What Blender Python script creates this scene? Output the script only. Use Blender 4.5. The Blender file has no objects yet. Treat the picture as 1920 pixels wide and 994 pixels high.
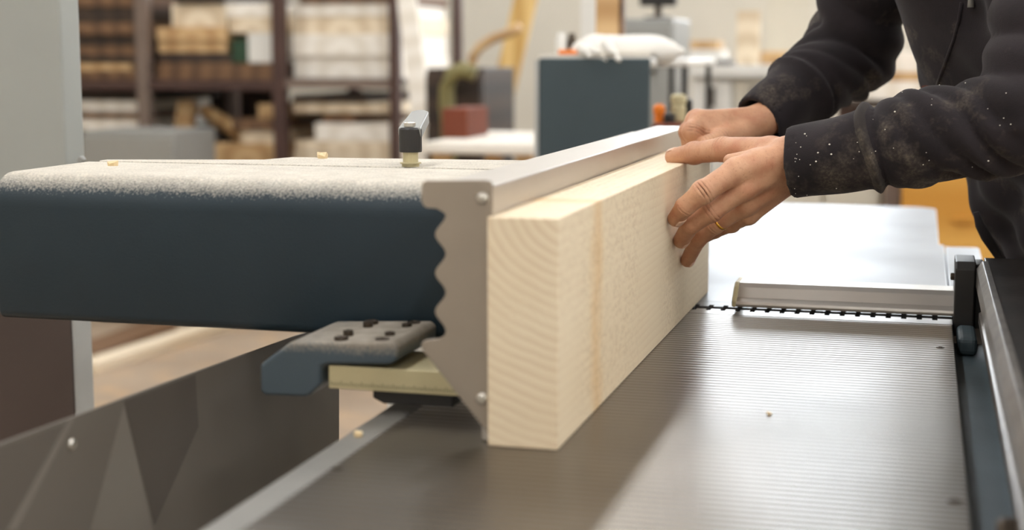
import bpy, bmesh, math, random
import numpy as np
from mathutils import Vector, Matrix

# ------------------------------------------------------------------ camera, light, exposure
F, CX, CY = 2829.0, 960.0, 497.0                 # focal length in pixels of the 1920x994 frame
TZ = 0.86                                        # height of the planer table
CAM = np.array([0.0, 0.0, TZ + 0.324])
_p = math.atan(397 / F); _w = math.atan(780 / math.hypot(F, 397))
FW = np.array([-math.sin(_w) * math.cos(_p), math.cos(_w) * math.cos(_p), -math.sin(_p)])
RT = np.array([math.cos(_w), math.sin(_w), 0.0]); UP = np.cross(RT, FW)
def ray(px, py): return FW + RT * (px - CX) / F - UP * (py - CY) / F
def aty(px, py, y): d = ray(px, py); return CAM + d * (y / d[1])
def atz(px, py, z): d = ray(px, py); return CAM + d * ((z - CAM[2]) / d[2])
def atx(px, py, x): d = ray(px, py); return CAM + d * (x / d[0])

scene = bpy.context.scene
COL = scene.collection
cam = bpy.data.cameras.new('camera'); cam_o = bpy.data.objects.new('camera', cam); COL.objects.link(cam_o)
cam.sensor_width = 36.0; cam.lens = F * 36 / 1920
m = Matrix(((RT[0], UP[0], -FW[0], CAM[0]), (RT[1], UP[1], -FW[1], CAM[1]), (RT[2], UP[2], -FW[2], CAM[2]), (0, 0, 0, 1)))
cam_o.matrix_world = m
cam.clip_start = 0.05; cam.clip_end = 60
cam.dof.use_dof = True; cam.dof.focus_distance = 1.72; cam.dof.aperture_fstop = 3.4
scene.camera = cam_o
w = bpy.data.worlds.new('world'); scene.world = w; w.use_nodes = True
w.node_tree.nodes['Background'].inputs[0].default_value = (0.75, 0.83, 1.0, 1)
w.node_tree.nodes['Background'].inputs[1].default_value = 0.6
LAMP_POWER = 25.0       # emission strength of the ceiling tubes' diffusers
WINDOW_POWER = 15.0      # emission strength of the daylit frosted panes
vs = scene.view_settings
vs.view_transform = 'Standard'; vs.look = 'None'; vs.gamma = 1.0; vs.use_curve_mapping = False
vs.exposure = 0.22
random.seed(5); rng = np.random.default_rng(5)

# ------------------------------------------------------------------ materials
def lin(c):
    return tuple(((v / 255) / 12.92 if v / 255 <= 0.04045 else ((v / 255 + 0.055) / 1.055) ** 2.4) for v in c) + (1.0,)
MATS = {}
class NT:
    def __init__(s, name):
        s.m = bpy.data.materials.new(name); s.m.use_nodes = True; s.t = s.m.node_tree
        s.b = s.t.nodes['Principled BSDF']; MATS[name] = s.m
        s.co = None
    def n(s, typ, **kw):
        nd = s.t.nodes.new(typ)
        for k, v in kw.items():
            if k.startswith('i_'):
                key = k[2:]; nd.inputs[int(key) if key.isdigit() else key.replace('_', ' ')].default_value = v
            else: setattr(nd, k, v)
        return nd
    def l(s, a, b): s.t.links.new(a, b)
    def obj(s):
        if s.co is None: s.co = s.n('ShaderNodeTexCoord').outputs['Object']
        return s.co
    def mapped(s, scale=(1, 1, 1), loc=(0, 0, 0), rot=(0, 0, 0)):
        mp = s.n('ShaderNodeMapping'); mp.inputs['Scale'].default_value = scale; mp.inputs['Location'].default_value = loc
        mp.inputs['Rotation'].default_value = rot; s.l(s.obj(), mp.inputs['Vector']); return mp.outputs[0]
    def noise(s, scale, detail=4, rough=0.55, vec=None, dist=0.0):
        nd = s.n('ShaderNodeTexNoise'); nd.inputs['Scale'].default_value = scale; nd.inputs['Detail'].default_value = detail
        nd.inputs['Roughness'].default_value = rough; nd.inputs['Distortion'].default_value = dist
        s.l(vec if vec is not None else s.obj(), nd.inputs['Vector']); return nd.outputs['Fac']
    def ramp(s, fac, stops, interp='LINEAR'):
        r = s.n('ShaderNodeValToRGB'); r.color_ramp.interpolation = interp; e = r.color_ramp.elements
        while len(e) < len(stops): e.new(0.5)
        for el, (p, c) in zip(e, stops): el.position = p; el.color = c
        s.l(fac, r.inputs[0]); return r.outputs[0]
    def mix(s, fac, a, b, blend='MIX'):
        x = s.n('ShaderNodeMix', data_type='RGBA', blend_type=blend)
        for sock, v in ((x.inputs[0], fac), (x.inputs[6], a), (x.inputs[7], b)):
            if isinstance(v, (int, float, tuple)): sock.default_value = v
            else: s.l(v, sock)
        return x.outputs[2]
    def math(s, op, a, b=None, c=None, clamp=False):
        x = s.n('ShaderNodeMath', operation=op); x.use_clamp = clamp
        for i, v in enumerate((a, b, c)):
            if v is None: continue
            if isinstance(v, (int, float)): x.inputs[i].default_value = v
            else: s.l(v, x.inputs[i])
        return x.outputs[0]
    def bump(s, h, strength=0.3, dist=0.001, normal=None):
        b = s.n('ShaderNodeBump'); b.inputs['Strength'].default_value = strength; b.inputs['Distance'].default_value = dist
        s.l(h, b.inputs['Height'])
        if normal is not None: s.l(normal, b.inputs['Normal'])
        return b.outputs[0]
    def set(s, col=None, rough=None, metal=None, normal=None, spec=None, sub=None):
        for k, v in (('Base Color', col), ('Roughness', rough), ('Metallic', metal), ('Normal', normal), ('Specular IOR Level', spec), ('Subsurface Weight', sub)):
            if v is None: continue
            if isinstance(v, (int, float, tuple)): s.b.inputs[k].default_value = v
            else: s.l(v, s.b.inputs[k])
        return s.m
def plain(name, c, rough=0.5, metal=0.0, var=0.12, nscale=8.0, bump=0.0, bscale=200.0, spec=None):
    t = NT(name); base = lin(c)
    dk = tuple(v * (1 - var) for v in base[:3]) + (1,); lt = tuple(min(1, v * (1 + var)) for v in base[:3]) + (1,)
    col = t.ramp(t.noise(nscale, 5), [(0.3, dk), (0.7, lt)])
    nm = t.bump(t.noise(bscale, 3), 0.6, bump) if bump else None
    return t.set(col, rough, metal, nm, spec)
def emit(name, c, strength):
    t = NT(name); t.b.inputs['Base Color'].default_value = (0.8, 0.8, 0.8, 1)
    t.b.inputs['Emission Color'].default_value = c; t.b.inputs['Emission Strength'].default_value = strength; return t.m

def wood(name, c0, c1, freq=60.0, axis='Y', rough=0.6, center=(0, 0, 0)):
    t = NT(name)
    sc = {'Y': (1, 0.04, 1), 'X': (0.04, 1, 1), 'Z': (1, 1, 0.04)}[axis]
    v = t.mapped(sc, center)
    nz = t.noise(7, 4, 0.5, v)
    wv = t.n('ShaderNodeTexWave', wave_type='RINGS', rings_direction=axis); wv.inputs['Scale'].default_value = freq / 20
    wv.inputs['Distortion'].default_value = 2.5; wv.inputs['Detail'].default_value = 3; wv.inputs['Detail Scale'].default_value = 1.2
    t.l(v, wv.inputs['Vector'])
    f = t.math('ADD', t.math('MULTIPLY', wv.outputs['Fac'], 0.55), t.math('MULTIPLY', nz, 0.5))
    col = t.ramp(f, [(0.25, lin(c0)), (0.8, lin(c1))])
    return t.set(col, rough)

# spruce board: rings about a pith just outside its upper right edge, sawn faces, yellow resin streak
def board_material():
    t = NT('spruce_board')
    sep = t.n('ShaderNodeSeparateXYZ'); t.l(t.obj(), sep.inputs[0])
    X, Y, Z = sep.outputs
    # object origin is the board's near bottom left corner
    wob = t.math('MULTIPLY', t.math('SUBTRACT', t.noise(9, 3, 0.5, t.mapped((1, 0.12, 1))), 0.5), 0.020)
    dx = t.math('SUBTRACT', X, 0.086); dz = t.math('SUBTRACT', Z, 0.222)
    r = t.math('SQRT', t.math('ADD', t.math('MULTIPLY', dx, dx), t.math('MULTIPLY', dz, dz)))
    r = t.math('ADD', r, wob)
    ph = t.math('FRACT', t.math('MULTIPLY', r, 118.0))
    late = t.ramp(ph, [(0.0, (0, 0, 0, 1)), (0.25, (.05, .05, .05, 1)), (0.8, (0.75, 0.75, 0.75, 1)), (0.93, (1, 1, 1, 1)), (1.0, (0, 0, 0, 1))])
    isend = t.math('LESS_THAN', Y, 0.004)
    fade = t.ramp(t.noise(14, 3, 0.5), [(0.3, (0.35, 0.35, 0.35, 1)), (0.7, (1, 1, 1, 1))])
    amt = t.math('MULTIPLY', late, t.math('ADD', t.math('MULTIPLY', isend, 0.22), 0.14))
    amt = t.math('MULTIPLY', amt, fade)
    base = t.ramp(t.noise(6, 4, 0.5, t.mapped((1, 0.15, 1))), [(0.3, lin((228, 208, 176))), (0.7, lin((240, 224, 196)))])
    col = t.mix(amt, base, lin((178, 130, 82)))
    # yellow streak across the sawn right face
    sy = t.math('ADD', t.math('SUBTRACT', Y, 0.150), t.math('MULTIPLY', t.math('SUBTRACT', t.noise(11, 3, 0.6), 0.5), 0.07))
    st = t.math('SUBTRACT', 1.0, t.math('MULTIPLY', t.math('ABSOLUTE', sy), 34.0), clamp=True)
    col = t.mix(t.math('MULTIPLY', st, 0.50), col, lin((220, 174, 106)))
    # saw marks: fine upright score lines broken up along the grain
    wv = t.n('ShaderNodeTexWave', wave_type='BANDS', bands_direction='Y'); wv.inputs['Scale'].default_value = 82
    wv.inputs['Distortion'].default_value = 0.25; wv.inputs['Detail'].default_value = 1; t.l(t.obj(), wv.inputs['Vector'])
    brk = t.ramp(t.noise(230, 2, 0.6, t.mapped((1, 0.5, 1))), [(0.47, (0, 0, 0, 1)), (0.6, (1, 1, 1, 1))])
    where = t.ramp(t.noise(5, 2, 0.5), [(0.40, (0, 0, 0, 1)), (0.6, (1, 1, 1, 1))])
    saw = t.math('MULTIPLY', t.math('MULTIPLY', t.ramp(wv.outputs['Fac'], [(0.0, (1, 1, 1, 1)), (0.35, (0, 0, 0, 1))]), brk), where)
    side = t.math('SUBTRACT', 1.0, isend)
    col = t.mix(t.math('MULTIPLY', t.math('MULTIPLY', saw, side), 0.6), col, lin((150, 112, 70)))
    h = t.math('ADD', t.math('MULTIPLY', saw, -1.0), t.math('MULTIPLY', t.noise(400, 2), 0.4))
    return t.set(col, 0.62, 0, t.bump(h, 0.35, 0.0006), 0.3)

def steel_table(name, ridges, dk=(106, 98, 89), lt=(128, 121, 112), more=0.0):
    t = NT(name)
    big = t.noise(3.5, 4, 0.6)
    col = t.ramp(big, [(0.25, lin(dk)), (0.75, lin(lt))])
    smear = t.ramp(t.noise(26, 5, 0.65, t.mapped((1, 0.35, 1))), [(0.58, (0, 0, 0, 1)), (0.74, (1, 1, 1, 1))])
    col = t.mix(t.math('MULTIPLY', smear, 0.4), col, lin((104, 97, 90)))
    rough = t.ramp(t.noise(6, 1, 0.5), [(0.3, (0.29 + more,) * 3 + (1,)), (0.7, (0.34 + more,) * 3 + (1,))])
    fine = t.noise(90, 3, 0.6, t.mapped((0.08, 6, 1)))
    nm = None
    if ridges:
        wv = t.n('ShaderNodeTexWave', wave_type='BANDS', bands_direction='Y'); wv.inputs['Scale'].default_value = 2 * math.pi / 20 / 0.0125
        t.l(t.obj(), wv.inputs['Vector'])
        nm = t.bump(wv.outputs['Fac'], 0.9, 0.00055)
    if ridges:          # leaf-shaped oily smudge before the cutter
        sp = t.n('ShaderNodeSeparateXYZ'); t.l(t.mapped((1, 1, 1), (0.097, 0.205, 0)), sp.inputs[0])
        u = t.math('ADD', t.math('MULTIPLY', sp.outputs[0], 55.0), t.math('MULTIPLY', sp.outputs[1], -9.0)); v = t.math('MULTIPLY', sp.outputs[1], 15.0)
        e = t.math('ADD', t.math('MULTIPLY', u, u), t.math('MULTIPLY', v, v))
        e = t.math('ADD', e, t.math('MULTIPLY', t.math('SUBTRACT', t.noise(70, 3, 0.6), 0.5), 1.6))
        sm = t.ramp(e, [(0.5, (1, 1, 1, 1)), (1.0, (0, 0, 0, 1))])
        col = t.mix(t.math('MULTIPLY', sm, 0.45), col, lin((70, 64, 58)))
    return t.set(col, rough, 0.85, nm if ridges else t.bump(t.noise(30, 3), 0.05, 0.0005))

def dusty_paint(name, c, z0, z1, gain=1.7, top=1.0, dc=((206, 197, 182), (220, 212, 198))):
    """teal enamel whose upper face and shoulder carry a coat of pale sawdust"""
    t = NT(name)
    sep = t.n('ShaderNodeSeparateXYZ'); t.l(t.obj(), sep.inputs[0])
    hgt = t.n('ShaderNodeMapRange', clamp=True); hgt.inputs[1].default_value = z0; hgt.inputs[2].default_value = z1
    t.l(sep.outputs[2], hgt.inputs[0])
    grain = t.math('ADD', t.math('MULTIPLY', t.noise(420, 2, 0.6), 0.95), t.math('MULTIPLY', t.noise(18, 3), 0.30))
    k = t.math('ADD', t.math('MULTIPLY', hgt.outputs[0], 1.45), t.math('SUBTRACT', grain, 1.28))
    mask = t.math('MULTIPLY', t.math('MULTIPLY', k, gain, clamp=True), top)
    paint = t.ramp(t.noise(7, 5), [(0.3, lin(c)), (0.7, lin(tuple(v + 5 for v in c)))])
    scuff = t.ramp(t.noise(24, 5, 0.7), [(0.69, (0, 0, 0, 1)), (0.76, (1, 1, 1, 1))])
    paint = t.mix(t.math('MULTIPLY', scuff, 0.10), paint, lin((180, 175, 165)))
    dust = t.ramp(t.noise(60, 4), [(0.3, lin(dc[0])), (0.7, lin(dc[1]))])
    return t.set(t.mix(mask, paint, dust), t.math('ADD', t.math('MULTIPLY', mask, 0.45), 0.42), 0, t.bump(t.noise(520, 2), 0.35, 0.0006), 0.35)

def facet_print():
    return plain('hood_paint', (106, 99, 90), 0.5, 0, 0.08, 3, 0.0003, 600)

TEAL = (28, 42, 50)
board_material(); steel_table('table_ridged', True); steel_table('table_smooth', False, (92, 92, 93), (120, 120, 121), 0.1); facet_print(); steel_table('lip_steel', False)
plain('teal_paint', TEAL, 0.42, 0, 0.1, 6, 0.0003, 500)
plain('dusty_skirt', (66, 78, 83), 0.5, 0, 0.2, 9, 0.0004, 200)
plain('teal_cabinet_paint', (60, 73, 78), 0.55, 0, 0.06, 4, 0.0003, 500)
dusty_paint('dusty_teal', TEAL, 0.166, 0.2030, 1.30)
dusty_paint('dusty_bracket', (66, 77, 84), 0.044, 0.0690, 1.6, 0.75, ((150, 138, 122), (176, 164, 148)))
plain('aluminium', (196, 190, 182), 0.38, 0.75, 0.05, 6)
plain('brushed_plate', (158, 146, 132), 0.45, 0.55, 0.06, 9, 0.0002, 700)
plain('bright_steel', (205, 200, 190), 0.28, 0.9, 0.05, 9)
plain('dark_screw', (72, 62, 52), 0.45, 0.6, 0.2, 60)
plain('black_plastic', (34, 31, 29), 0.45, 0, 0.1, 20, 0.0002, 500)
plain('lip_paint', (126, 123, 118), 0.5, 0.15, 0.18, 10, 0.0004, 120)
plain('grey_cabinet', (158, 160, 154), 0.55, 0, 0.05, 3, 0.0003, 500)
plain('shaded_front', (68, 56, 51), 0.6, 0, 0.12, 4, 0.0003, 300)  # grey cabinet's front as darkened by the beam's shadow
plain('lit_side_paint', (176, 176, 172), 0.55, 0, 0.08, 8)  # lighter tone for cabinet sides that catch the light
plain('scale_bar', (190, 178, 140), 0.5, 0.25, 0.12, 14)
plain('ink', (60, 52, 40), 0.7)
plain('facet_dark', (84, 77, 70), 0.5, 0, 0.06, 3, 0.0003, 600)
plain('facet_light', (122, 115, 106), 0.5, 0, 0.06, 3, 0.0003, 600)
plain('facet_mid', (97, 90, 82), 0.5, 0, 0.06, 3, 0.0003, 600)
plain('white_casing', (222, 220, 214), 0.5, 0, 0.04, 4)
plain('wall_paint', (205, 198, 182), 0.8, 0, 0.05, 1.2, 0.0008, 90)
plain('wall_white', (228, 226, 220), 0.8, 0, 0.04, 1.2, 0.0008, 90)
plain('wall_grey', (208, 203, 190), 0.8, 0, 0.05, 1.2, 0.0008, 90)
plain('ceiling_paint', (132, 114, 95), 0.85, 0, 0.03, 1)
plain('rack_paint', (74, 52, 46), 0.55, 0.2, 0.15, 10)
plain('rack_grey', (118, 102, 92), 0.55, 0.2, 0.15, 10)
plain('worn_steel_dark', (46, 41, 38), 0.36, 0.5, 0.35, 16, 0.0005, 120)
plain('worn_edge', (122, 116, 110), 0.38, 0.8, 0.3, 30, 0.0004, 160)
plain('gold', (230, 176, 74), 0.22, 1.0, 0.03)
plain('nail', (226, 188, 164), 0.32, 0, 0.06, 120)
plain('white_dust', (236, 228, 214), 0.9, 0, 0.04)
plain('orange_plastic', (226, 120, 22), 0.45)
plain('rust_red', (112, 52, 28), 0.7)
plain('olive_hose', (120, 112, 70), 0.6)
plain('hair_brown', (74, 54, 40), 0.7, 0, 0.3, 90, 0.002, 160)
plain('eye_white', (230, 226, 220), 0.3)
plain('boot_leather', (58, 46, 38), 0.6, 0, 0.2, 20)
plain('linen', (226, 222, 214), 0.9, 0, 0.05, 12, 0.0008, 90)
plain('steel_grey', (150, 150, 146), 0.45, 0.3, 0.06, 5)
plain('green_plastic', (30, 62, 40), 0.5)
wood('wood_tan', (176, 138, 92), (206, 172, 126))
wood('wood_pale', (206, 186, 156), (232, 216, 190))
wood('wood_white', (226, 218, 204), (242, 236, 226))
wood('wood_brown', (88, 62, 42), (124, 92, 64))
wood('wood_dark', (40, 29, 22), (62, 46, 34))
wood('wood_yellow', (190, 150, 82), (222, 188, 122), axis='Z')
wood('plywood_orange', (196, 138, 50), (216, 164, 78), axis='X', freq=25)
wood('chip_wood', (222, 196, 150), (240, 220, 184), freq=200)
emit('lamp_glow', (0.95, 0.98, 1.0, 1), LAMP_POWER)
emit('daylit_pane', (0.84, 0.92, 1.0, 1), WINDOW_POWER)

def floor_material():
    t = NT('workshop_floor')
    col = t.ramp(t.noise(1.1, 5, 0.6), [(0.3, lin((146, 126, 106))), (0.7, lin((176, 156, 134)))])
    d = t.ramp(t.noise(5, 5, 0.65), [(0.5, (0, 0, 0, 1)), (0.68, (1, 1, 1, 1))])
    col = t.mix(t.math('MULTIPLY', d, 0.55), col, lin((196, 160, 118)))
    return t.set(col, 0.6, 0, t.bump(t.noise(40, 3), 0.2, 0.002))
floor_material()

def skin_material():
    t = NT('skin')
    a = t.ramp(t.noise(22, 4, 0.6), [(0.3, lin((188, 136, 104))), (0.7, lin((214, 166, 132)))])
    red = t.ramp(t.noise(48, 3, 0.5), [(0.5, (0, 0, 0, 1)), (0.72, (1, 1, 1, 1))])
    col = t.mix(t.math('MULTIPLY', red, 0.40), a, lin((180, 106, 78)))
    at = t.n('ShaderNodeAttribute'); at.attribute_name = 'crease'
    fr = t.ramp(t.noise(330, 2, 0.5), [(0.60, (0, 0, 0, 1)), (0.70, (1, 1, 1, 1))])
    col = t.mix(t.math('MULTIPLY', fr, 0.22), col, lin((140, 84, 58)))
    col = t.mix(t.math('MULTIPLY', at.outputs['Fac'], 0.9, clamp=True), col, lin((104, 56, 38)))
    vor = t.n('ShaderNodeTexVoronoi', feature='DISTANCE_TO_EDGE'); vor.inputs['Scale'].default_value = 900; t.l(t.obj(), vor.inputs['Vector'])
    pores = t.ramp(vor.outputs['Distance'], [(0.0, (0, 0, 0, 1)), (0.25, (1, 1, 1, 1))])
    h = t.math('ADD', t.math('MULTIPLY', pores, 0.08), t.math('MULTIPLY', t.noise(260, 4, 0.65), 0.9))
    h = t.math('SUBTRACT', h, t.math('MULTIPLY', at.outputs['Fac'], 2.0))
    m = t.set(col, 0.52, 0, t.bump(h, 0.75, 0.0007), 0.4, 0.05)
    t.b.inputs['Subsurface Radius'].default_value = (0.006, 0.002, 0.001); t.b.inputs['Subsurface Scale'].default_value = 0.5
    return m
skin_material()

def fabric_material(name, c, dustiness):
    t = NT(name)
    base = t.ramp(t.noise(14, 5, 0.6), [(0.3, lin(tuple(v * 0.85 for v in c))), (0.7, lin(tuple(v * 1.15 for v in c)))])
    d = t.ramp(t.noise(9, 5, 0.65), [(0.54, (0, 0, 0, 1)), (0.72, (1, 1, 1, 1))])
    fz = t.ramp(t.noise(300, 2, 0.6), [(0.4, (0.3, 0.3, 0.3, 1)), (0.7, (1, 1, 1, 1))])
    col = t.mix(t.math('MULTIPLY', t.math('MULTIPLY', d, fz), dustiness), base, lin((150, 136, 118)))
    mt = t.set(col, 0.92, 0, t.bump(t.noise(900, 2, 0.6), 0.5, 0.0008), 0.2)
    t.b.inputs['Sheen Weight'].default_value = 0.12; t.b.inputs['Sheen Roughness'].default_value = 0.5
    t.b.inputs['Sheen Tint'].default_value = (0.7, 0.66, 0.66, 1)
    return mt
fabric_material('sweatshirt_cloth', (38, 33, 35), 0.55)
fabric_material('worn_seam', (50, 45, 43), 0.9)
fabric_material('rust_cloth', (104, 50, 30), 0.1)
fabric_material('trouser_cloth', (38, 35, 36), 0.25)

# ------------------------------------------------------------------ object helpers
ORG = {}
def link(o): COL.objects.link(o); return o
def tag(o, label=None, cat=None, group=None, kind=None):
    if label: o['label'] = label
    if cat: o['category'] = cat
    if group: o['group'] = group
    if kind: o['kind'] = kind
    return o
def thing(name, label, cat, loc, group=None):
    o = link(bpy.data.objects.new(name, None)); o.location = loc; o.empty_display_size = 0.05
    ORG[o.name] = Vector(loc); return tag(o, label, cat, group)
def org(o): return ORG.get(o.name, Vector((0, 0, 0)))
def put(name, bm, mat, parent=None, origin=None, smooth=False, bevel=0.0, seg=2):
    """link a bmesh given in world coordinates as one mesh object; its origin is the parent's base or `origin`"""
    bmesh.ops.recalc_face_normals(bm, faces=bm.faces)
    og = org(parent) if parent else Vector(origin if origin is not None else (0, 0, 0))
    bmesh.ops.translate(bm, verts=bm.verts, vec=-og)
    me = bpy.data.meshes.new(name); bm.to_mesh(me); bm.free()
    for mt in (mat if isinstance(mat, (list, tuple)) else [mat]): me.materials.append(MATS[mt])
    if smooth: me.polygons.foreach_set('use_smooth', [True] * len(me.polygons))
    o = link(bpy.data.objects.new(name, me))
    if parent: o.parent = parent
    else: o.location = og
    ORG[o.name] = og
    if bevel:
        b = o.modifiers.new('bevel', 'BEVEL'); b.width = bevel; b.segments = seg; b.limit_method = 'ANGLE'; b.angle_limit = math.radians(35)
    return o
def BM(): return bmesh.new()
def box(bm, x0, x1, y0, y1, z0, z1, rot=None):
    v = [bm.verts.new((x, y, z)) for x in (x0, x1) for y in (y0, y1) for z in (z0, z1)]
    for f in ((0, 1, 3, 2), (4, 6, 7, 5), (0, 4, 5, 1), (2, 3, 7, 6), (0, 2, 6, 4), (1, 5, 7, 3)): bm.faces.new([v[i] for i in f])
    if rot is not None: bmesh.ops.transform(bm, matrix=rot, verts=v)
    return bm
def prism(bm, pts, axis, a, b):
    """extrude a 2D outline; axis 'X': pts are (y,z); 'Y': (x,z); 'Z': (x,y)"""
    def mk(p, s):
        return {'X': (s, p[0], p[1]), 'Y': (p[0], s, p[1]), 'Z': (p[0], p[1], s)}[axis]
    A = [bm.verts.new(mk(p, a)) for p in pts]; B = [bm.verts.new(mk(p, b)) for p in pts]
    n = len(pts)
    for i in range(n): bm.faces.new((A[i], A[(i + 1) % n], B[(i + 1) % n], B[i]))
    bm.faces.new(A); bm.faces.new(B[::-1]); return bm
def lathe(bm, prof, base, axis=(0, 0, 1), n=24):
    """revolve (radius, height) pairs about `axis` through `base`"""
    ax = Vector(axis).normalized(); q = Vector((0, 0, 1)).rotation_difference(ax); base = Vector(base); rings = []
    for r, h in prof:
        rings.append([bm.verts.new(base + q @ Vector((r * math.cos(2 * math.pi * i / n), r * math.sin(2 * math.pi * i / n), h))) for i in range(n)])
    for A, B in zip(rings, rings[1:]):
        for i in range(n): bm.faces.new((A[i], A[(i + 1) % n], B[(i + 1) % n], B[i]))
    bm.faces.new(rings[0][::-1]); bm.faces.new(rings[-1]); return bm
def tube(bm, pts, r, n=10):
    pts = [Vector(p) for p in pts]; rings = []
    rs = r if isinstance(r, (list, tuple)) else [r] * len(pts)
    for i, p in enumerate(pts):
        d = (pts[min(i + 1, len(pts) - 1)] - pts[max(i - 1, 0)]).normalized()
        u = d.cross(Vector((0.31, 0.2, 0.93)))
        u = (u if u.length > 1e-3 else d.cross(Vector((1, 0, 0)))).normalized(); v = d.cross(u)
        rings.append([bm.verts.new(p + (u * math.cos(2 * math.pi * k / n) + v * math.sin(2 * math.pi * k / n)) * rs[i]) for k in range(n)])
    for A, B in zip(rings, rings[1:]):
        for k in range(n): bm.faces.new((A[k], A[(k + 1) % n], B[(k + 1) % n], B[k]))
    bm.faces.new(rings[0][::-1]); bm.faces.new(rings[-1]); return bm
def arc(cx, cy, r, a0, a1, n=6):
    return [(cx + r * math.cos(math.radians(a0 + (a1 - a0) * i / n)), cy + r * math.sin(math.radians(a0 + (a1 - a0) * i / n))) for i in range(n + 1)]
def struct(name, bm, mat, parent=None, **k):
    o = put(name, bm, mat, parent, **k)
    if not parent: o['kind'] = 'structure'
    return o

# ------------------------------------------------------------------ the room
RX0, RX1, RY0, RY1, RZ = -5.2, 4.2, -3.2, 9.4, 3.7
struct('floor', box(BM(), RX0, RX1, RY0, RY1, -0.1, 0), 'workshop_floor')
struct('ceiling', box(BM(), RX0, RX1, RY0, RY1, RZ, RZ + 0.1), 'ceiling_paint')
struct('wall_left', box(BM(), RX0 - 0.12, RX0, RY0, RY1, 0, RZ), 'wall_paint')
struct('wall_right', box(BM(), RX1, RX1 + 0.12, RY0, RY1, 0, RZ), 'wall_white')
struct('wall_front', box(BM(), RX0, RX1, RY0 - 0.12, RY0, 0, RZ), 'wall_white')
bm = BM()
WX = [(-1.75, -0.1), (0.25, 1.9)]; WZ0, WZ1 = 1.75, 2.62
for x0, x1, z0, z1 in ((RX0, RX1, 0, WZ0), (RX0, RX1, WZ1, RZ), (RX0, WX[0][0], WZ0, WZ1), (WX[0][1], WX[1][0], WZ0, WZ1), (WX[1][1], RX1, WZ0, WZ1)):
    box(bm, x0, x1, RY1, RY1 + 0.15, z0, z1)
struct('wall_back', bm, 'wall_grey')
for i, (x0, x1) in enumerate(WX):
    bm = BM(); t_ = 0.05
    for a in ((x0, x1, WZ0, WZ0 + t_), (x0, x1, WZ1 - t_, WZ1), (x0, x0 + t_, WZ0 + t_, WZ1 - t_), (x1 - t_, x1, WZ0 + t_, WZ1 - t_), ((x0 + x1) / 2 - 0.02, (x0 + x1) / 2 + 0.02, WZ0 + t_, WZ1 - t_)):
        box(bm, a[0], a[1], RY1 + 0.02, RY1 + 0.08, a[2], a[3])
    wn = struct('window_%d' % (i + 1), bm, 'white_casing', origin=(x0, RY1, WZ0))
    put('pane', box(BM(), x0 + t_, x1 - t_, RY1 + 0.045, RY1 + 0.05, WZ0 + t_, WZ1 - t_), 'daylit_pane', wn)
# ceiling tubes
k = 0
for ly in (-1.6, 0.7, 3.0, 5.4, 7.8):
    for lx in (-3.6, -1.3, 1.1, 3.2):
        row = {-1.6: 'first', 0.7: 'second', 3.0: 'third', 5.4: 'fourth', 7.8: 'fifth'}[ly]
        L = thing('ceiling_lamp', 'white tube lamp under the ceiling, %s row from the front wall' % row, 'lamp', (lx, ly, RZ - 0.14), 'tube lamps in rows under the ceiling')
        put('housing', prism(BM(), [(lx - 0.05, RZ), (lx + 0.05, RZ), (lx + 0.11, RZ - 0.06), (lx - 0.11, RZ - 0.06)], 'Y', ly - 0.75, ly + 0.75), 'white_casing', L)
        put('diffuser', prism(BM(), arc(lx, RZ - 0.06, 0.09, 180, 360, 6), 'Y', ly - 0.73, ly + 0.73), 'lamp_glow', L)

# ------------------------------------------------------------------ planer: tables and body
TL, TR = -0.4415, 0.0405
J = thing('planer', 'surface planer with grooved steel infeed table and smooth outfeed table', 'machine', (-0.2, 1.9, 0))
put('machine_body', box(BM(), -0.38, -0.02, 0.62, 3.1, 0, 0.80), 'white_casing', J, bevel=0.01)
put('infeed_table', box(BM(), TL, TR, 0.42, 1.868, 0.80, TZ), 'table_ridged', J, bevel=0.0012)
put('outfeed_table', prism(BM(), [(TL, 1.962), (TR - 0.002, 1.962), (TR - 0.002, 2.66), (0.030, 2.66), (0.028, 3.28), (0.0, 3.315), (TL, 3.315)], 'Z', 0.80, TZ), 'table_smooth', J, bevel=0.0015)
def comb(y_table, y_gap, inward):
    """lip plate with a row of small notches open to the cutter gap"""
    pts = [(TL, y_table), (TL, y_gap)]; x = TL + 0.012
    s = 1 if y_gap > y_table else -1
    while x < TR - 0.012:
        pts += [(x, y_gap), (x, y_gap - s * inward), (x + 0.0065, y_gap - s * inward), (x + 0.0065, y_gap)]; x += 0.0186
    pts += [(TR, y_gap), (TR, y_table)]
    return pts
put('infeed_lip', prism(BM(), comb(1.868, 1.906, 0.012), 'Z', TZ - 0.012, TZ), 'lip_steel', J)
put('outfeed_lip', prism(BM(), comb(1.962, 1.924, 0.012), 'Z', TZ - 0.012, TZ), 'table_smooth', J)
put('lip_bed', box(BM(), TL, TR, 1.868, 1.880, 0.80, TZ - 0.012), 'worn_steel_dark', J)
put('lip_bed', box(BM(), TL, TR, 1.950, 1.962, 0.80, TZ - 0.012), 'worn_steel_dark', J)
put('cutter_block', lathe(BM(), [(0.034, 0), (0.034, TR - TL)], (TL, 1.915, TZ - 0.040), (1, 0, 0), 28), 'worn_steel_dark', J, smooth=False)
put('side_lip', prism(BM(), [(-0.4745, TZ - 0.006), (-0.4705, TZ - 0.001), (-0.4425, TZ - 0.0005), (-0.4425, TZ - 0.05), (-0.4745, TZ - 0.05)], 'Y', 0.42, 1.345), 'lip_paint', J, bevel=0.001)
put('side_lip', box(BM(), TR + 0.0005, 0.118, 0.42, 1.88, 0.79, 0.836), 'dusty_skirt', J, bevel=0.003)
put('table_extension', box(BM(), TR, 0.0955, 1.97, 2.655, 0.81, TZ - 0.002), 'table_smooth', J, bevel=0.002)
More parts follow.
